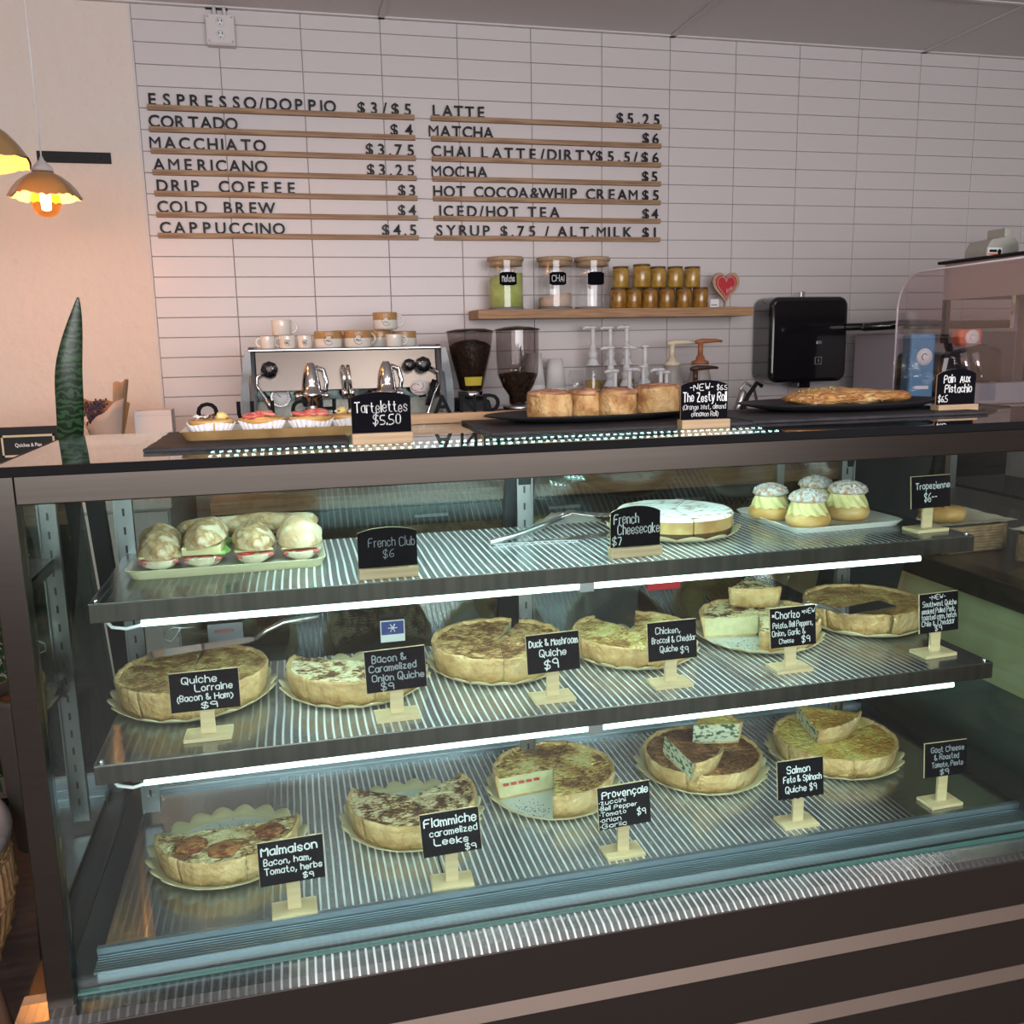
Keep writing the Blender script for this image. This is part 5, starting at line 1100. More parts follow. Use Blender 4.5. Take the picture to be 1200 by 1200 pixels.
def jug(desc, x, y, ztop, m, hd, bm):
    t = thing('sauce_jug', desc, 'sauce jug', (x, y, ZB), 0, 'pumped sauce jugs'); H = ztop - ZB
    MB().lathe([(0, 0), (.062, 0), (.064, .01), (.064, H - .23), (.056, H - .20), (.040, H - .13), (.034, H - .10)], 28).obj('body', bm, t)
    MB().lathe([(.036, 0), (.037, .010), (.020, .018), (.016, .034)], 24, (0, 0, H - .10)).obj('pump_collar', m, t)
    MB().tube([(0, 0, H - .07), (0, 0, H - .01)], .011, 12).obj('pump_stem', m, t)
    c, s_ = math.cos(hd), math.sin(hd)
    MB().tube([(-c * .022, -s_ * .022, H - .008), (c * .01, s_ * .01, H - .004), (c * .07, s_ * .07, H - .003), (c * .10, s_ * .10, H - .006)], [.008, .011, .008, .005], 10).obj('pump_head', m, t)
jug('grey sauce jug with a cream pump', 2.075, -.20, 1.408, M['cream'], 0, mat('frosted jug', (0.42, 0.38, 0.36), 0.35))
jug('grey sauce jug with a brown pump', 2.205, -.20, 1.412, M['brown'], .0, mat('frosted jug two', (0.44, 0.40, 0.38), 0.35))
jug('sauce jug with a dark brown pump behind the arched sign', 2.100, -.38, 1.305, M['darkbrown'], 0, mat('dark sauce jug', (0.20, 0.10, 0.06), 0.3))
t = thing('milk_pitcher', 'steel pitcher with a curved handle right of the sauce jugs', 'pitcher', (2.44, -.28, ZB))
MB().lathe([(0, 0), (.055, 0), (.058, .01), (.052, .19), (.056, .21), (.053, .21), (.048, .19)], 26).obj('body', M['silver'], t)
MB().tube([(-.05, 0, .20), (-.085, 0, .30), (-.06, 0, .325), (-.02, 0, .30), (.0, 0, .22)], .006, 10).obj('handle', M['silver'], t)
t = thing('ladle', 'black handled steel ladle leaning beside the pitcher', 'ladle', (2.33, -.33, ZB))
MB().tube([(-.03, 0, .01), (.0, 0, .18), (.035, 0, .27), (.075, 0, .325), (.10, 0, .31)], .009, 10).obj('handle', M['blackm'], t)
MB().tube([(-.03, 0, .18), (-.005, 0, .235), (.012, 0, .285), (.004, 0, .30)], [.012, .016, .018, .008], 10).obj('bowl', M['silver'], t)

# ------------------------------------------------------------------ oak shelf and its things
t = thing('wall_shelf', 'floating oak shelf on the tiled wall', 'shelf', (1.845, -0.10, 1.512))
MB().box((-.607, -.10, 0), (.607, .098, .037)).obj('board', M['oak'], t, bevel=.002)
ZW = 1.5495
def canister(desc, x, y, word, fill, fh):
    t = thing('glass_canister', desc, 'canister', (x, y, ZW), 0, 'glass canisters on the oak shelf'); r, h = .072, .195
    MB().lathe([(r, 0), (r, .008), (r, h)], 36, cap=False).obj('glass_body', M['jar'], t)
    MB().lathe([(0, 0), (r * 1.01, 0), (r * 1.01, .009), (0, .010)], 36).obj('base_ring', M['greyplastic'], t)
    MB().lathe([(0, 0), (r * 1.03, 0), (r * 1.05, .004), (r * 1.05, .012), (r * 1.0, .016), (0, .016)], 36, (0, 0, h)).obj('wooden_lid', M['block'], t)
    MB().lathe([(0, -.02), (r * .94, -.02), (r * .94, 0), (0, 0)], 30, (0, 0, h)).obj('lid_stopper', M['block'], t)
    if fill:
        mb = MB(); v = []; f = []; K = 30
        zs = [.011, fh * .5, fh]
        for j, z in enumerate(zs):
            for k in range(K):
                a = 2 * PI * k / K; zz = z + (.012 * math.sin(a + 2.2) if j == 2 else 0); v.append((r * .95 * math.cos(a), r * .95 * math.sin(a), zz))
        v.append((0, 0, fh + .006)); v.append((0, 0, .011))
        for j in range(2):
            for k in range(K): f.append((j * K + k, j * K + (k + 1) % K, (j + 1) * K + (k + 1) % K, (j + 1) * K + k))
        for k in range(K): f.append((2 * K + k, 2 * K + (k + 1) % K, 3 * K)); f.append((k, 3 * K + 1, (k + 1) % K))
        mb.add(v, f, 0, True).obj('powder', fill, t)
    lb = MB(); n = 12; v = []
    for k in range(n + 1):
        u = k / n; a = -PI / 2 + (u - .5) * 1.0 - .08; notch = .004 if (k in (0, 1, n - 1, n)) else 0
        for z in (.095 + notch, .148 - notch): v.append((r * 1.012 * math.cos(a), r * 1.012 * math.sin(a), z))
    lo = lb.add(v, [(2 * k, 2 * k + 2, 2 * k + 3, 2 * k + 1) for k in range(n)], 0, True).obj('chalk_label', M['chalkboard'], t)
    if word:
        w_ = MB(); strokes(w_, word, -.022, .110, .028, .024, .0022, 5, 0, 0)
        for i, p in enumerate(w_.v):
            a = -PI / 2 - .08 + (p[0] - .003) / r; w_.v[i] = (r * 1.02 * math.cos(a), r * 1.02 * math.sin(a), p[2])
        w_.obj('lettering', M['chalk'], lo)
canister('glass canister of green matcha powder at the left of the oak shelf', 1.378, -.10, 'Matcha', M['matcha'], .135)
canister('middle glass canister labelled chai, partly filled with pale powder', 1.588, -.10, 'CHAI', M['chai'], .055)
canister('nearly empty glass canister with a blank label, right of the three', 1.752, -.10, '', None, 0)
def honey(x, y, z, r, h, m, desc):
    t = thing('amber_jar', desc, 'jar', (x, y, z), 0, 'amber jars stacked on the oak shelf')
    MB().lathe([(0, 0), (r * .93, 0), (r, .005), (r, h - .014), (r * .93, h - .008)], 24).obj('jar_body', m, t)
    MB().lathe([(r * .94, 0), (r * .96, .002), (r * .96, .008), (0, .009)], 24, (0, 0, h - .008)).obj('lid', M['jarlid'], t)
for k, x in enumerate((1.862, 1.930, 2.003, 2.080, 2.160, 2.238)):
    w = ['leftmost', 'second from left', 'third from left', 'fourth from left', 'fifth from left', 'rightmost'][k]
    honey(x, -.12, ZW, .0345, .086, M['amber'], 'dark amber jar in the lower row, %s' % w)
for k, x in enumerate((1.872, 1.960, 2.040, 2.118, 2.198)):
    w = ['leftmost', 'second from left', 'middle one', 'fourth from left', 'rightmost'][k]
    honey(x, -.12 if k != 1 else -.135, ZW + .0865, .0345 if k != 1 else .038, .086 if k != 1 else .094, M['amberlight'], 'lighter amber jar in the upper row, %s' % w)
# heart
t = thing('heart_ornament', 'wooden heart with a red centre standing at the right end of the shelf', 'heart', (2.365, -.10, ZW))
def heart(s, y0, y1):
    pts = []
    for k in range(40):
        a = 2 * PI * k / 40; x = 16 * math.sin(a) ** 3; z = 13 * math.cos(a) - 5 * math.cos(2 * a) - 2 * math.cos(3 * a) - math.cos(4 * a)
        pts.append((x / 16 * s, z / 16 * s * 1.18 + .094))
    return MB().prism(pts, y0, y1)
heart(.064, -.006, .008).obj('wooden_heart', M['block'], t, bevel=.001); heart(.050, -.0078, -.006).obj('red_heart', M['red'], t)
lp = []
for k in range(41):
    a = 2 * PI * k / 40; lp.append((16 * math.sin(a) ** 3 / 16 * .042, -.0088, (13 * math.cos(a) - 5 * math.cos(2 * a) - 2 * math.cos(3 * a) - math.cos(4 * a)) / 16 * .042 * 1.18 + .094))
MB().tube(lp, .0007, 5).obj('white_outline', M['paper'], t)
w_ = MB(); strokes(w_, 'love', .002, .062, .028, .018, .0014, 2, .7, -.0088); w_.obj('lettering', M['paper'], t)
MB().box((-.03, -.02, 0), (.05, .02, .004)).obj('stand', M['block'], t); MB().box((-.004, -.004, .004), (.004, .006, .03)).obj('peg', M['block'], t)
t = thing('price_card', 'tiny white card beside the heart on the shelf', 'card', (2.300, -.13, ZW)); MB().box((-.020, -.001, 0), (.020, .001, .036)).obj('card', M['paper'], t); MB().box((-.015, -.0016, .010), (.012, -.001, .013)).obj('print', M['blackm'], t)

# ------------------------------------------------------------------ things fixed to the wall
t = thing('outlet_box', 'white surface mounted double outlet high on the tiled wall', 'outlet', (0.316, -0.0015, 2.585))
MB().box((-.052, -.040, -.055), (.052, 0, .052)).obj('box', M['tbar'], t, bevel=.004)
MB().box((-.051, -.044, -.050), (.051, -.040, .051)).obj('cover_plate', M['tbar'], t, bevel=.002)
for z in (.024, -.020):
    s_ = MB().lathe([(0, 0), (.017, 0), (.017, .003), (0, .003)], 22); s_.xform(Matrix.Translation((0, -.044, z)) @ Matrix.Rotation(PI / 2, 4, 'X')); so_ = s_.obj('socket', M['white'], t)
    MB().box((-.008, -.0478, z), (-.005, -.0470, z + .008)).box((.005, -.0478, z), (.008, -.0470, z + .008)).box((-.002, -.0478, z - .010), (.002, -.0470, z - .006)).obj('slot', M['blackm'], so_)
for (x, z) in ((-.042, .042), (.042, .042), (-.042, -.042), (.042, -.042)): MB().sphere((x, -.0445, z), .0035, 8, 6).obj('screw', M['silver'], t)
for x in (-.018, .018): MB().tube([(x, -.02, .05), (x - .002, -.02, .084)], .007, 10).obj('conduit', M['tbar'], t)
MB().box((-.05, -.012, .078), (.03, -.0, .086)).obj('conduit_strap', M['blackm'], t)
t = thing('metal_bracket', 'flat black metal bar screwed to the plaster behind the lamp', 'bracket', (-0.232, -0.0025, 2.123))
MB().box((-.135, -.006, -.020), (.120, 0, .020)).obj('bar', M['blackm'], t, bevel=.001)
for x in (-.06, .085, .11): MB().sphere((x, -.006, 0), (.005, .003, .005), 10, 6).obj('screw', M['dark'], t)
t = thing('towel_dispenser', 'glossy black paper towel dispenser on the tiled wall', 'towel dispenser', (2.745, -0.0015, 1.405))
prof = rrect(.385, .375, .045, 8)
prof = [(x, z) for x, z in rrect(.385, .375, .045, 8)]
MB().prism(prof, -.165, 0).obj('housing', M['black'], t, bevel=.018, seg=4)
MB().box((-.035, -.14, -.215), (.030, -.06, -.185)).obj('tear_tab', M['black'], t, bevel=.006)
MB().box((-.011, -.10, .187), (.009, -.08, .212)).obj('key_barrel', M['silver'], t, bevel=.002)
MB().box((.035, -.168, -.020), (.060, -.1655, -.006)).obj('badge', M['silver'], t, bevel=.001)
MB().box((.030, -.1675, -.110), (.064, -.1655, -.076)).obj('emblem_frame', M['silver'], t)
MB().box((.0335, -.1685, -.1065), (.0605, -.1675, -.0795)).obj('emblem_field', M['black'], t)
MB().box((.044, -.1695, -.100), (.050, -.1685, -.086)).obj('emblem_mark', M['silver'], t)

# ------------------------------------------------------------------ right hand side
t = thing('panini_press', 'grey steel appliance with a black lid bar beside the towel dispenser', 'appliance', (3.14, -.32, 0))
MB().box((-.18, -.16, .93), (.42, .16, 1.165)).obj('base_unit', mat('brown enamel', (0.10, 0.055, 0.045), 0.35), t, bevel=.006)
MB().box((-.17, -.15, 1.17), (.42, .15, 1.425)).obj('hood', mat('blue grey steel', (0.44, 0.44, 0.52), 0.4), t, bevel=.006)
MB().box((-.22, -.17, 1.44), (.42, .16, 1.475)).obj('lid_bar', M['black'], t, bevel=.012)
MB().tube([(-.34, -.16, 1.452), (-.16, -.17, 1.462), (.0, -.17, 1.465)], [.016, .020, .016], 12).obj('handle', M['black'], t)
counter('dark back counter at the right under the grey appliance', 'side_counter', 2.725, 4.4, -0.68, -0.012, 0.925, M['blackm'], M['blackm'], .045)
# high cabinet running towards the camera
t = thing('tall_cupboard', 'tall cupboard with a black top slab and a pinkish band of imitated reflection at the right edge', 'cupboard', (3.00, -1.60, 0))
MB().box((-.40, -.72, 1.645), (.60, .44, 1.655)).obj('top_slab', M['blackm'], t, bevel=.003)
PK = mat('pink grey tile reflection', (0.46, 0.38, 0.38), 0.35)
MB().box((-.385, -.70, 1.53), (.60, .42, 1.645)).obj('reflection_band', PK, t)  # pinkish band stands in for tile reflected in the guard
MB().box((-.385, .405, .0), (-.365, .42, 1.53)).box((.55, .405, 0), (.6, .42, 1.53)).obj('rear_post', M['blackm'], t)
MB().box((-.385, .10, 1.43), (-.372, .115, 1.53)).obj('bright_reflection_bar', M['chrome'], t)  # bright bar belongs to the imitated reflection
MB().box((-.10, -.70, .93), (.60, .40, 1.53)).obj('back_panel', mat('mauve grey panel', (0.20, 0.17, 0.18), 0.5), t)
MB().box((-.385, -.70, .88), (.60, .42, .93)).obj('ledge', M['blackm'], t)
MB().box((-.36, -.68, .0), (.60, .40, .88)).obj('carcass', M['blackm'], t)
pl = MB().lathe([(0, 0), (.042, 0), (.042, .004), (0, .004)], 28); pl.xform(Matrix.Translation((-.386, -.10, 1.505)) @ Matrix.Rotation(-PI / 2, 4, 'Y')); pl.obj('round_plaque', M['block'], t)
def boxmachine(desc, pos, m, tower):
    t = thing('label_machine', desc, 'machine', pos); t.scale = (.72, .72, .80)
    MB().prism([(-.085, 0), (.085, 0), (.080, .06), (.045, .085), (-.06, .070), (-.085, .035)], -.07, .07).obj('body', m, t, bevel=.006)
    MB().box((.012, -.06, .06), (.045, .05, .115)).obj('tower', m, t, bevel=.005)
    MB().box((-.082, -.0725, .006), (-.008, -.070, .038)).obj('label', M['paper'], t)
    MB().box((-.080, -.0735, .010), (-.012, -.0725, .015)).obj('orange_stripe', M['orange'], t)
    MB().box((-.074, -.0735, .020), (-.036, -.0725, .030)).obj('label_print', M['blackm'], t)
    l_ = MB().lathe([(0, 0), (.010, 0), (.010, .001), (0, .001)], 16); l_.xform(Matrix.Translation((-.022, -.0728, .022)) @ Matrix.Rotation(PI / 2, 4, 'X')); l_.obj('label_dot', M['blackm'], t)
    if tower: MB().tube([(-.01, 0, .07), (-.01, 0, .135)], .003, 8).obj('spike', M['blackm'], t)
boxmachine('pale grey countertop machine on the black slab, left of the pair', (2.715, -1.27, 1.6555), mat('pale grey casing', (0.42, 0.42, 0.38), 0.5), False)
boxmachine('black countertop machine on the black slab at the right edge', (2.745, -1.50, 1.6555), M['blackm'], True)
# behind the acrylic guard: packets, brewer, wheel, some standing in for reflections
t = thing('raised_shelf', 'dark raised shelf on legs behind the acrylic guard', 'shelf', (2.28, -1.64, .9255))
MB().box((-.36, -.28, .24), (.30, .32, .28)).obj('worktop', M['blackm'], t, bevel=.003)
for (x, y) in ((-.34, -.26), (.28, -.26), (.28, .30), (-.34, .30)): MB().box((x - .012, y - .012, 0), (x + .012, y + .012, .24)).obj('leg', M['silver'], t)
t = thing('coffee_brewer', 'dark glossy brewer with chrome trims behind the acrylic guard', 'brewer', (2.365, -1.52, 1.2060))
MB().box((-.13, -.14, 0), (.13, .14, .035)).obj('base_plate', M['black'], t, bevel=.008)
MB().prism([(-.10, .035), (.12, .035), (.12, .17), (.06, .185), (-.08, .16)], -.10, .12).obj('body', M['black'], t, bevel=.015)
for x in (-.03, .01): MB().tube([(x, -.112, .16), (x + .015, -.118, .09)], .010, 10).obj('chrome_trim', M['chrome'], t)
MB().sphere((.06, -.125, .06), (.028, .02, .022), 14, 8).obj('chrome_knob', M['chrome'], t)
def packet(desc, pos, m, rz, w, h, cm):
    t = thing('coffee_packet', desc, 'packet', pos, rz, 'coffee packets')
    MB().prism([(-w / 2, 0), (w / 2, 0), (w / 2, h), (-w / 2, h)], -.022, .022).obj('bag', m, t, bevel=.008, seg=3)
    l_ = MB().lathe([(0, 0), (w * .31, 0), (w * .31, .0015), (0, .0015)], 26); l_.xform(Matrix.Translation((.004, -.0225, h * .72)) @ Matrix.Rotation(PI / 2, 4, 'X')); lo = l_.obj('round_label', M['paper'], t)
    MB().tube([(.004 + w * .10 * math.cos(a), -.0245, h * .72 + w * .12 * math.sin(a)) for a in [.6 + k * .5 for k in range(9)]], .001, 5).obj('label_print', cm, lo)
    MB().box((-w * .25, -.0232, h * .33), (w * .28, -.0222, h * .37)).obj('text_bar', M['paper'], t)
packet('blue packet with a round white label, standing in for a sticker reflected in the guard', (2.106, -1.74, 1.2060), M['blue'], -.10, .072, .215, M['blackm'])  # stand-in for a machine sticker mirrored by the guard
packet('orange coffee packet with a round white label behind the guard', (2.535, -1.40, 1.2060 + .135), M['orange'], -.1, .075, .092, M['orange'])
t = thing('steel_riser', 'low steel riser under the orange packet', 'riser', (2.535, -1.385, 1.2060)); MB().box((-.038, -.05, 0), (.04, .05, .1345)).obj('block', M['greyplastic'], t, bevel=.004)
t = thing('till_terminal', 'low dark terminal at the far right behind the guard', 'terminal', (2.26, -1.80, 1.2060))
MB().box((-.10, -.10, 0), (.12, .09, .028)).obj('base', M['black'], t, bevel=.006); MB().prism([(-.09, .028), (.16, .028), (.15, .085), (-.08, .085)], -.02, .02).obj('screen', M['greyplastic'], t, bevel=.006)
t = thing('hand_wheel', 'black ringed hand wheel on a short arm behind the guard', 'wheel', (2.44, -1.76, 1.2060))
MB().tube([(0, .0, 0), (0, 0, .13), (.03, -.03, .14)], .014, 12).obj('arm', M['blackm'], t)
rg = [(.045 + .026 * math.cos(a), -.045, .135 + .026 * math.sin(a)) for a in [2 * PI * k / 20 for k in range(21)]]
MB().tube(rg, .006, 8).obj('ring', M['black'], t); MB().sphere((.045, -.045, .135), (.014, .008, .014), 14, 8).obj('hub', M['silver'], t)

# counter seen through the right end of the case, with wicker baskets
t = thing('right_counter', 'plywood sided counter with a dark top right of the display case', 'counter', (2.15, -1.95, 0))
MB().box((-.30, -.75, .875), (.45, .65, .925)).obj('worktop', mat('dark brown worktop', (0.045, 0.03, 0.025), 0.35), t, bevel=.003)
MB().box((-.285, -.49, .70), (-.27, .63, .874)).obj('plywood_side', M['ply'], t)
MB().box((-.27, -.70, 0), (.43, .63, .874)).obj('carcass', mat('greenish grey laminate', (0.10, 0.12, 0.11), 0.35), t)
def basket(desc, pos, w, d, h, rz=0.0):
    t = thing('wicker_basket', desc, 'basket', pos, rz, 'wicker baskets of pastries')
    for k in range(9):
        z = .006 + k * (h - .01) / 8; pts = [(x, y, z + .0015 * math.sin(i * 1.5 + k * PI)) for i, (x, y) in enumerate(rrect(w, d, .03, 6))]; pts.append(pts[0])
        MB().tube(pts, .0052, 6, cap=False).obj('woven_strand', M['wicker'], t)
    MB().prism(rrect(w - .008, d - .008, .026, 6), 0, .006, axis='z').obj('bottom', M['wicker'], t)
    rr = rrect(w + .002, d + .002, .03, 6)
    for i in range(0, len(rr), 2): MB().tube([(rr[i][0], rr[i][1], 0), (rr[i][0], rr[i][1], h)], .004, 6).obj('stake', M['wicker'], t)
    v = []; f = []; N = 16
    for i in range(N):
        for j in range(N):
            x = (i / (N - 1) - .5) * (w + .02); y = (j / (N - 1) - .5) * (d + .02); e = max(abs(x) / (w / 2), abs(y) / (d / 2))
            v.append((x, y, h - .004 + (.012 if e > .9 else -.012) + .006 * noise.noise(Vector((x * 30, y * 30, 2)))))
    for i in range(N - 1):
        for j in range(N - 1): f.append((i * N + j, (i + 1) * N + j, (i + 1) * N + j + 1, i * N + j + 1))
    MB().add(v, f, 0, True).obj('paper_lining', mat('waxed paper lining', (0.60, 0.54, 0.44), 0.6) if 'wl' not in M else M['wl'], t)
    return t
M['wl'] = mat('waxed paper lining', (0.60, 0.54, 0.44), 0.6)
basket('wicker basket with paper lining nearest the case', (1.985, -1.985, .9255), .19, .30, .062)
basket('second wicker basket at the right edge', (2.13, -2.37, .9255), .24, .30, .062)
for (x, y, k) in ((1.965, -1.90, 0), (1.99, -2.02, 1), (2.07, -2.30, 2), (2.12, -2.42, 3)):
    t = thing('round_pastry', ['round brown pastry at the back of the near basket', 'round golden pastry with cinnamon sticks in the near basket', 'round brown pastry in the right edge basket, further one', 'round brown pastry in the right edge basket, nearer one'][k], 'pastry', (x, y, .978), k, 'pastries in the wicker baskets')
    MB().lathe([(0, 0), (.042, 0), (.050, .010), (.050, .024), (.040, .034), (0, .036)], 26, wav=lambda a, r, z: 1 + .04 * math.sin(4 * a)).obj('dough', M['roll'] if k != 1 else M['bun'], t)
t = thing('cinnamon_sticks', 'two cinnamon sticks standing in a golden pastry', 'cinnamon', (1.975, -2.03, 1.012))
MB().tube([(0, 0, 0), (-.030, .02, .034)], .005, 8).obj('stick', M['cane'], t); MB().tube([(.004, -.014, 0), (-.022, .002, .036)], .005, 8).obj('stick', M['cane'], t)

# ------------------------------------------------------------------ left hand side
counter('low cream ledge by the plaster wall holding the bouquet', 'ledge_counter', -1.60, 0.12, -1.02, -0.20, 0.980, mat('cream ledge', (0.55, 0.48, 0.43), 0.6), mat('cream ledge body', (0.5, 0.44, 0.40), 0.7), .03)
t = thing('menu_board', 'black display board with a gold framed Quiches and Pies panel', 'board', (-0.43, -1.00, 0.9805))
MB().box((-.42, 0, 0), (.265, .02, .225)).obj('panel', M['blackm'], t, bevel=.002)
fr = MB().box((.105, -.003, .140), (.245, 0, .146)).box((.105, -.003, .197), (.245, 0, .203)).box((.105, -.003, .140), (.110, 0, .203)).box((.240, -.003, .140), (.245, 0, .203)); fr.obj('gold_frame', M['gold'], t)
flat_text('lettering', 'Quiches & Pies', .0105, M['paper'], t, (.175, -.0032, .169), .0003, .0002, .07)
l_ = MB().lathe([(0, 0), (.029, 0), (.029, .002), (0, .002)], 30); l_.xform(Matrix.Translation((.178, -.003, .125)) @ Matrix.Rotation(PI / 2, 4, 'X')); em_ = l_.obj('emblem', M['paper'], t)
l_ = MB().lathe([(0, 0), (.022, 0), (.022, .001), (0, .001)], 30); l_.xform(Matrix.Translation((.178, -.0052, .125)) @ Matrix.Rotation(PI / 2, 4, 'X')); l_.obj('gold_disc', M['gold'], em_)
MB().tube([(.170, -.0068, .120), (.180, -.0068, .130), (.190, -.0068, .138), (.186, -.0068, .126), (.178, -.0068, .120)], .0014, 6).obj('emblem_mark', M['blackm'], em_)
MB().box((.143, -.0085, .102), (.213, -.0065, .118)).obj('name_strip', M['paper'], t)
# bouquet
t = thing('dried_bouquet', 'dried lavender bouquet wrapped in kraft paper on the ledge', 'bouquet', (-.120, -.52, 0.9805))
def cone(h0, h1, r0, r1, a0, a1, lean, m, nm, ragged=0.0):
    v = []; f = []; n = 20; J = 6
    for j in range(J + 1):
        u = j / J
        for k in range(n + 1):
            a = a0 + (a1 - a0) * k / n; r = r0 + (r1 - r0) * u; z = h0 + (h1 - h0) * u + ragged * math.cos(a) * u + .004 * math.sin(k * .9) * u
            v.append((lean * u + r * math.cos(a) * (1 + .03 * math.sin(k * 2)), r * math.sin(a), z))
    for j in range(J):
        for k in range(n): f.append((j * (n + 1) + k, j * (n + 1) + k + 1, (j + 1) * (n + 1) + k + 1, (j + 1) * (n + 1) + k))
    MB().add(v, f, 0, True).obj(nm, m, t).modifiers.new('solid', 'SOLIDIFY').thickness = .001
MB().lathe([(0, 0), (.036, 0), (.040, .04), (.034, .085), (.036, .10), (.032, .10), (.030, .08), (0, .08)], 24).obj('vase', M['greyplastic'], t)
cone(.08, .262, .030, .080, .6, 3.5, .0, M['kraft'], 'kraft_wrap', -.01)
cone(.08, .325, .030, .052, -1.35, .75, .022, M['kraft'], 'kraft_flap', .012)
cone(.08, .235, .035, .072, PI + .1, PI + 2.6, .0, M['glassine'], 'glassine_wrap', .055)
lv = MB(); rr = random.Random(4)
for k in range(46):
    a = rr.uniform(0, 2 * PI); r = rr.uniform(0, .045); x, y = -.045 + r * math.cos(a), r * math.sin(a) * .6; z = rr.uniform(.20, .275)
    lv.tube([(x * .3, y, .12), (x, y, z)], .0008, 4)
    for q in range(4): lv.sphere((x + rr.uniform(-.006, .006), y, z - q * .008), (.0035, .0035, .0045), 6, 4)
o = lv.obj('lavender', M['lavender'], t); o['kind'] = 'stuff'
t = thing('small_card', 'small white card leaning at the foot of the bouquet', 'card', (-.205, -.62, 0.9805)); MB().prism([(-.035, 0), (.04, 0), (.015, .195), (-.005, .198)], -.001, .001).obj('card', M['paper'], t); MB().box((-.008, -.0016, .178), (.01, -.001, .186)).obj('print', M['blackm'], t)
t = thing('white_box', 'white square box at the right end of the ledge', 'box', (0.0, -.40, 0.9805)); MB().box((-.05, -.05, 0), (.075, .05, .225)).obj('carton', M['tbar'], t, bevel=.002); MB().box((-.046, -.051, .208), (.071, -.05, .2085)).obj('seam', M['greyplastic'], t)
# snake plant
t = thing('snake_plant', 'snake plant with one tall banded leaf rising behind the left end of the case', 'plant', (-.02, -2.05, 0))
MB().lathe([(0, 0), (.070, 0), (.086, .30), (.09, .31), (.082, .31), (.078, .28), (0, .28)], 30, (0, 0, .48)).xform(Matrix.Identity(4)).obj('pot', mat('dark pot', (0.05, 0.045, 0.04), 0.5), t)
for a in (0.5, 2.6, 4.7): MB().tube([(.055 * math.cos(a), .055 * math.sin(a), .48), (.075 * math.cos(a), .075 * math.sin(a), 0)], .010, 8).obj('stand_leg', M['blackm'], t)
MB().lathe([(0, 0), (.077, 0), (.077, .008), (0, .012)], 24, (0, 0, .762)).obj('soil', M['choc'], t)
def leaf(pts, ws, face=0.0):
    v = []; f = []; n = len(pts); K = 7
    P = [Vector(p) for p in pts]
    for i, p in enumerate(P):
        for k in range(K):
            u = k / (K - 1) * 2 - 1; w = ws[i] / 2
            v.append((p.x + u * w * math.cos(face), p.y + u * w * math.sin(face) + .006 * u * u * (w / .022), p.z))
    for i in range(n - 1):
        for k in range(K - 1): f.append((i * K + k, i * K + k + 1, (i + 1) * K + k + 1, (i + 1) * K + k))
    o = MB().add(v, f, 0, True).obj('leaf', M['leaf'], t); m_ = o.modifiers.new('solid', 'SOLIDIFY'); m_.thickness = .003; m_.offset = 0
    s_ = o.modifiers.new('sub', 'SUBSURF'); s_.levels = 1; s_.render_levels = 2; return o
LF = [(.030, 0, .765, .026), (.072, -.04, .95, .032), (.105, -.09, 1.15, .040), (.128, -.13, 1.277, .042), (.134, -.14, 1.32, .044), (.138, -.15, 1.38, .044), (.146, -.15, 1.42, .038), (.156, -.15, 1.46, .026), (.164, -.15, 1.49, .012), (.167, -.15, 1.506, .003)]
leaf([(x, y, z) for x, y, z, w in LF], [w for *_, w in LF], .15)
for (dx, dy, H, w, fa) in ((-.05, .02, .38, .045, .5), (.0, .05, .44, .04, 1.4), (-.03, -.05, .32, .045, -.4), (.035, -.03, .30, .04, .9), (-.07, -.02, .28, .04, 2.0)):
    leaf([(dx * .5, dy * .5, .765), (dx * .8, dy * .8, .765 + H * .35), (dx * 1.1, dy * 1.1, .765 + H * .7), (dx * 1.3 - .02, dy * 1.3, .765 + H * .8)], [w * .6, w, w * .8, .003], fa)
# leafy floor plant, dark, behind the left post
t = thing('leafy_plant', 'dense dark green bushy plant on the floor at the left edge', 'plant', (-.42, -1.55, 0))
MB().lathe([(0, 0), (.13, 0), (.16, .28), (.15, .30), (.14, .27), (0, .27)], 28).obj('planter', M['blackm'], t)
lf = MB(); rr = random.Random(8)
for k in range(1400):
    a = rr.uniform(0, 2 * PI); z = .32 + rr.random() * .60; r = .27 * math.sqrt(rr.random()) * (1 - .3 * abs(z - .55))
    c = Vector((r * math.cos(a), r * math.sin(a), z)); d = Vector((rr.uniform(-1, 1), rr.uniform(-1, 1), rr.uniform(-.4, .8))).normalized() * .028; e = d.cross(Vector((rr.uniform(-1, 1), rr.uniform(-1, 1), 1))).normalized() * .010
    lf.add([c - d, c + e, c + d, c - e], [(0, 1, 2, 3)])
o = lf.obj('foliage', mat('dark green foliage', (0.012, 0.035, 0.012), 0.5, col2=(0.03, 0.08, 0.02), scale=30), t); o['kind'] = 'stuff'
for k in range(5): MB().tube([(0, 0, .28), (.1 * math.cos(k * 1.3), .1 * math.sin(k * 1.3), .7)], .008, 6).obj('stem', M['legwood'], t)
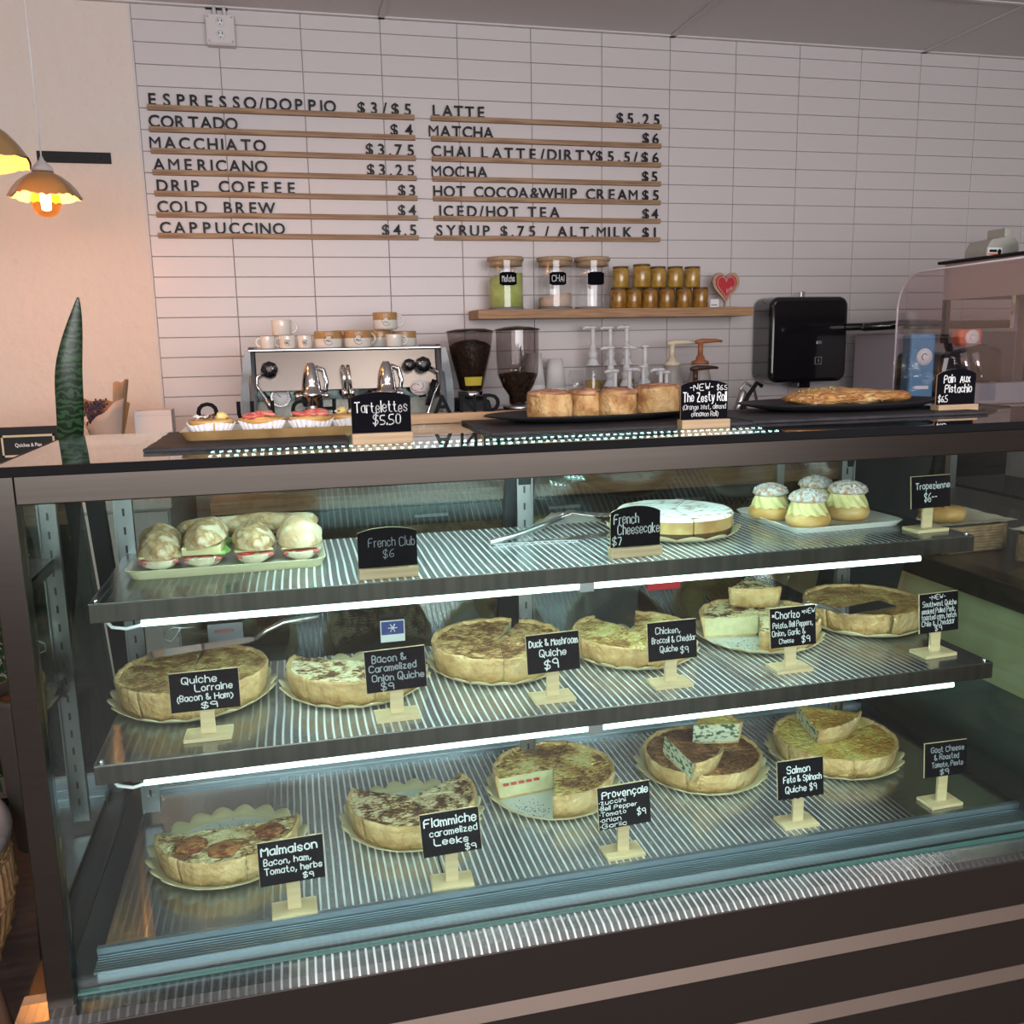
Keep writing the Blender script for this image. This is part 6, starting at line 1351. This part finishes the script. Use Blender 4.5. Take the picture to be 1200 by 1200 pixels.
# rattan stool
t = thing('rattan_chair', 'woven rattan tub chair on brown wooden legs at the left edge', 'chair', (-.335, -2.235, 0))
R0, R1, Z0_, Z1_ = .235, .270, .335, .575
MB().lathe([(0, 0), (R0, 0), (R0, .02), (0, .02)], 36, (0, 0, Z0_ - .01)).obj('seat_base', M['legwood'], t)
MB().lathe([(0, 0), (R0 * .95, 0), (R0 * .97, .03), (R0 * .9, .055), (0, .06)], 36, (0, 0, Z0_ + .01)).obj('cushion', mat('grey cushion', (0.30, 0.28, 0.30), 0.9), t)
ring = [(R1 * math.cos(a), R1 * math.sin(a), Z1_) for a in [2 * PI * k / 48 for k in range(49)]]
MB().tube(ring, .014, 10, cap=False).obj('rim', mat('pale padded rim', (0.32, 0.28, 0.28), 0.6), t)
MB().tube([(x * .995, y * .995, z - .020) for x, y, z in ring], .010, 8, cap=False).obj('wrapped_band', M['cane'], t)
for k in range(72):
    a = 2 * PI * k / 72; pts = []
    for j in range(6):
        u = j / 5; r = R0 + (R1 - R0) * u + .020 * math.sin(PI * u); pts.append((r * math.cos(a + .01 * math.sin(5 * u + k)), r * math.sin(a + .01 * math.sin(5 * u + k)), Z0_ + (Z1_ - .02 - Z0_) * u))
    MB().tube(pts, .0045, 6).obj('cane', M['cane'], t)
for u in (.05, .30, .60, .92):
    r = R0 + (R1 - R0) * u + .020 * math.sin(PI * u) + .003
    MB().tube([((r + .003 * math.sin(k * PI / 2)) * math.cos(2 * PI * k / 144), (r + .003 * math.sin(k * PI / 2)) * math.sin(2 * PI * k / 144), Z0_ + (Z1_ - .02 - Z0_) * u + .003 * math.sin(k * PI)) for k in range(145)], .0035, 6, cap=False).obj('weave_ring', M['cane'], t)
for (x, y) in ((.15, -.15), (.15, .15), (-.15, .15), (-.15, -.15)): MB().tube([(x, y, Z0_), (x * 1.28, y * 1.28, 0)], [.020, .013], 12).obj('leg', M['legwood'], t)
# pendant lamps
M['shadeout'] = mat('tan glazed shade', (0.36, 0.22, 0.085), 0.3, coat=0.3); M['shadein'] = mat('pale shade lining', (0.85, 0.72, 0.40), 0.6)
def pendant(desc, x, y, zr, R, H, power, seed):
    t = thing('pendant_lamp', desc, 'lamp', (x, y, zr), 0, 'glowing flower shaped pendant lamps')
    MB().tube([(0, 0, H + .03), (0, 0, ZC - zr)], .0022, 8).obj('cord', M['white'], t)
    MB().lathe([(.004, .045), (.007, .036), (.016, .026), (.026, .016), (.030, .002)], 24, (0, 0, H - .006)).obj('cap', M['tbar'], t)
    v = []; f = []; K = 120; prof = [(.02, 0), (.25, .05), (.5, .20), (.72, .42), (.88, .68), (1.0, .96)]
    for k in range(K):
        a = 2 * PI * k / K; w = math.cos(5 * a + seed)
        for j, (q, d) in enumerate(prof):
            e = (j / 5) ** 1.5; r = R * q * (1 + .05 * w * e); z = H * (1 - d) + .0035 * w * e * (R / .1) + (.006 * noise.noise(Vector((math.cos(a) * 9, math.sin(a) * 9, seed))) if j == 5 else 0)
            v.append((r * math.cos(a), r * math.sin(a), z))
    n = len(prof)
    for k in range(K):
        for j in range(n - 1): f.append((k * n + j, ((k + 1) % K) * n + j, ((k + 1) % K) * n + j + 1, k * n + j + 1))
    mb = MB().add(v, f, 0, True); o = mb.obj('petal_shade', [M['shadeout'], M['shadein']], t)
    v2 = [(p[0] * .97, p[1] * .97, p[2] - .003) for p in v]; MB().add(v2, f, 0, True).obj('shade_lining', M['shadein'], t)
    MB().lathe([(.016, .050), (.016, .03), (.013, .025)], 18, (0, 0, 0)).obj('socket', M['blackm'], t)
    MB().sphere((0, 0, -.012), (.042, .042, .044), 24, 14).obj('bulb_glass', M['bulbglass'], t)
    MB().lathe([(.003, -.036), (.013, -.032), (.015, .010), (.004, .020)], 12).obj('filament', M['bulb'], t)
    l = bpy.data.lights.new('lamp_light', 'POINT'); l.energy = power; l.color = (1.0, 0.50, 0.20); l.shadow_soft_size = .02
    lo = bpy.data.objects.new('lamp_light', l); COL.objects.link(lo); lo.parent = t; lo.location = (0, 0, -.022)
pendant('glowing flower shaped pendant lamp in front of the black bar', -0.184, -0.80, 1.862, 0.100, 0.078, 13, 3.6)
pendant('larger glowing pendant lamp cut off by the left edge', -0.285, -1.20, 1.885, 0.165, 0.120, 13, 2.0)
# thing on the back counter seen through the case
t = thing('steel_bin', 'low steel container seen through the rear of the case', 'container', (1.22, -1.45, 0)); MB().box((-.17, -.12, 0), (.17, .12, .875)).obj('body', M['silver'], t, bevel=.006); MB().box((-.172, -.122, .875), (.172, .122, .885)).obj('lid', M['silver'], t, bevel=.002)
t = thing('crumpled_cloth', 'crumpled pale paper lying on the steel container', 'cloth', (1.22, -1.45, .8855)); MB().sphere((0, 0, .022), (.085, .055, .028), 30, 16, 0, .7, 3).obj('folds', M['paper'], t)
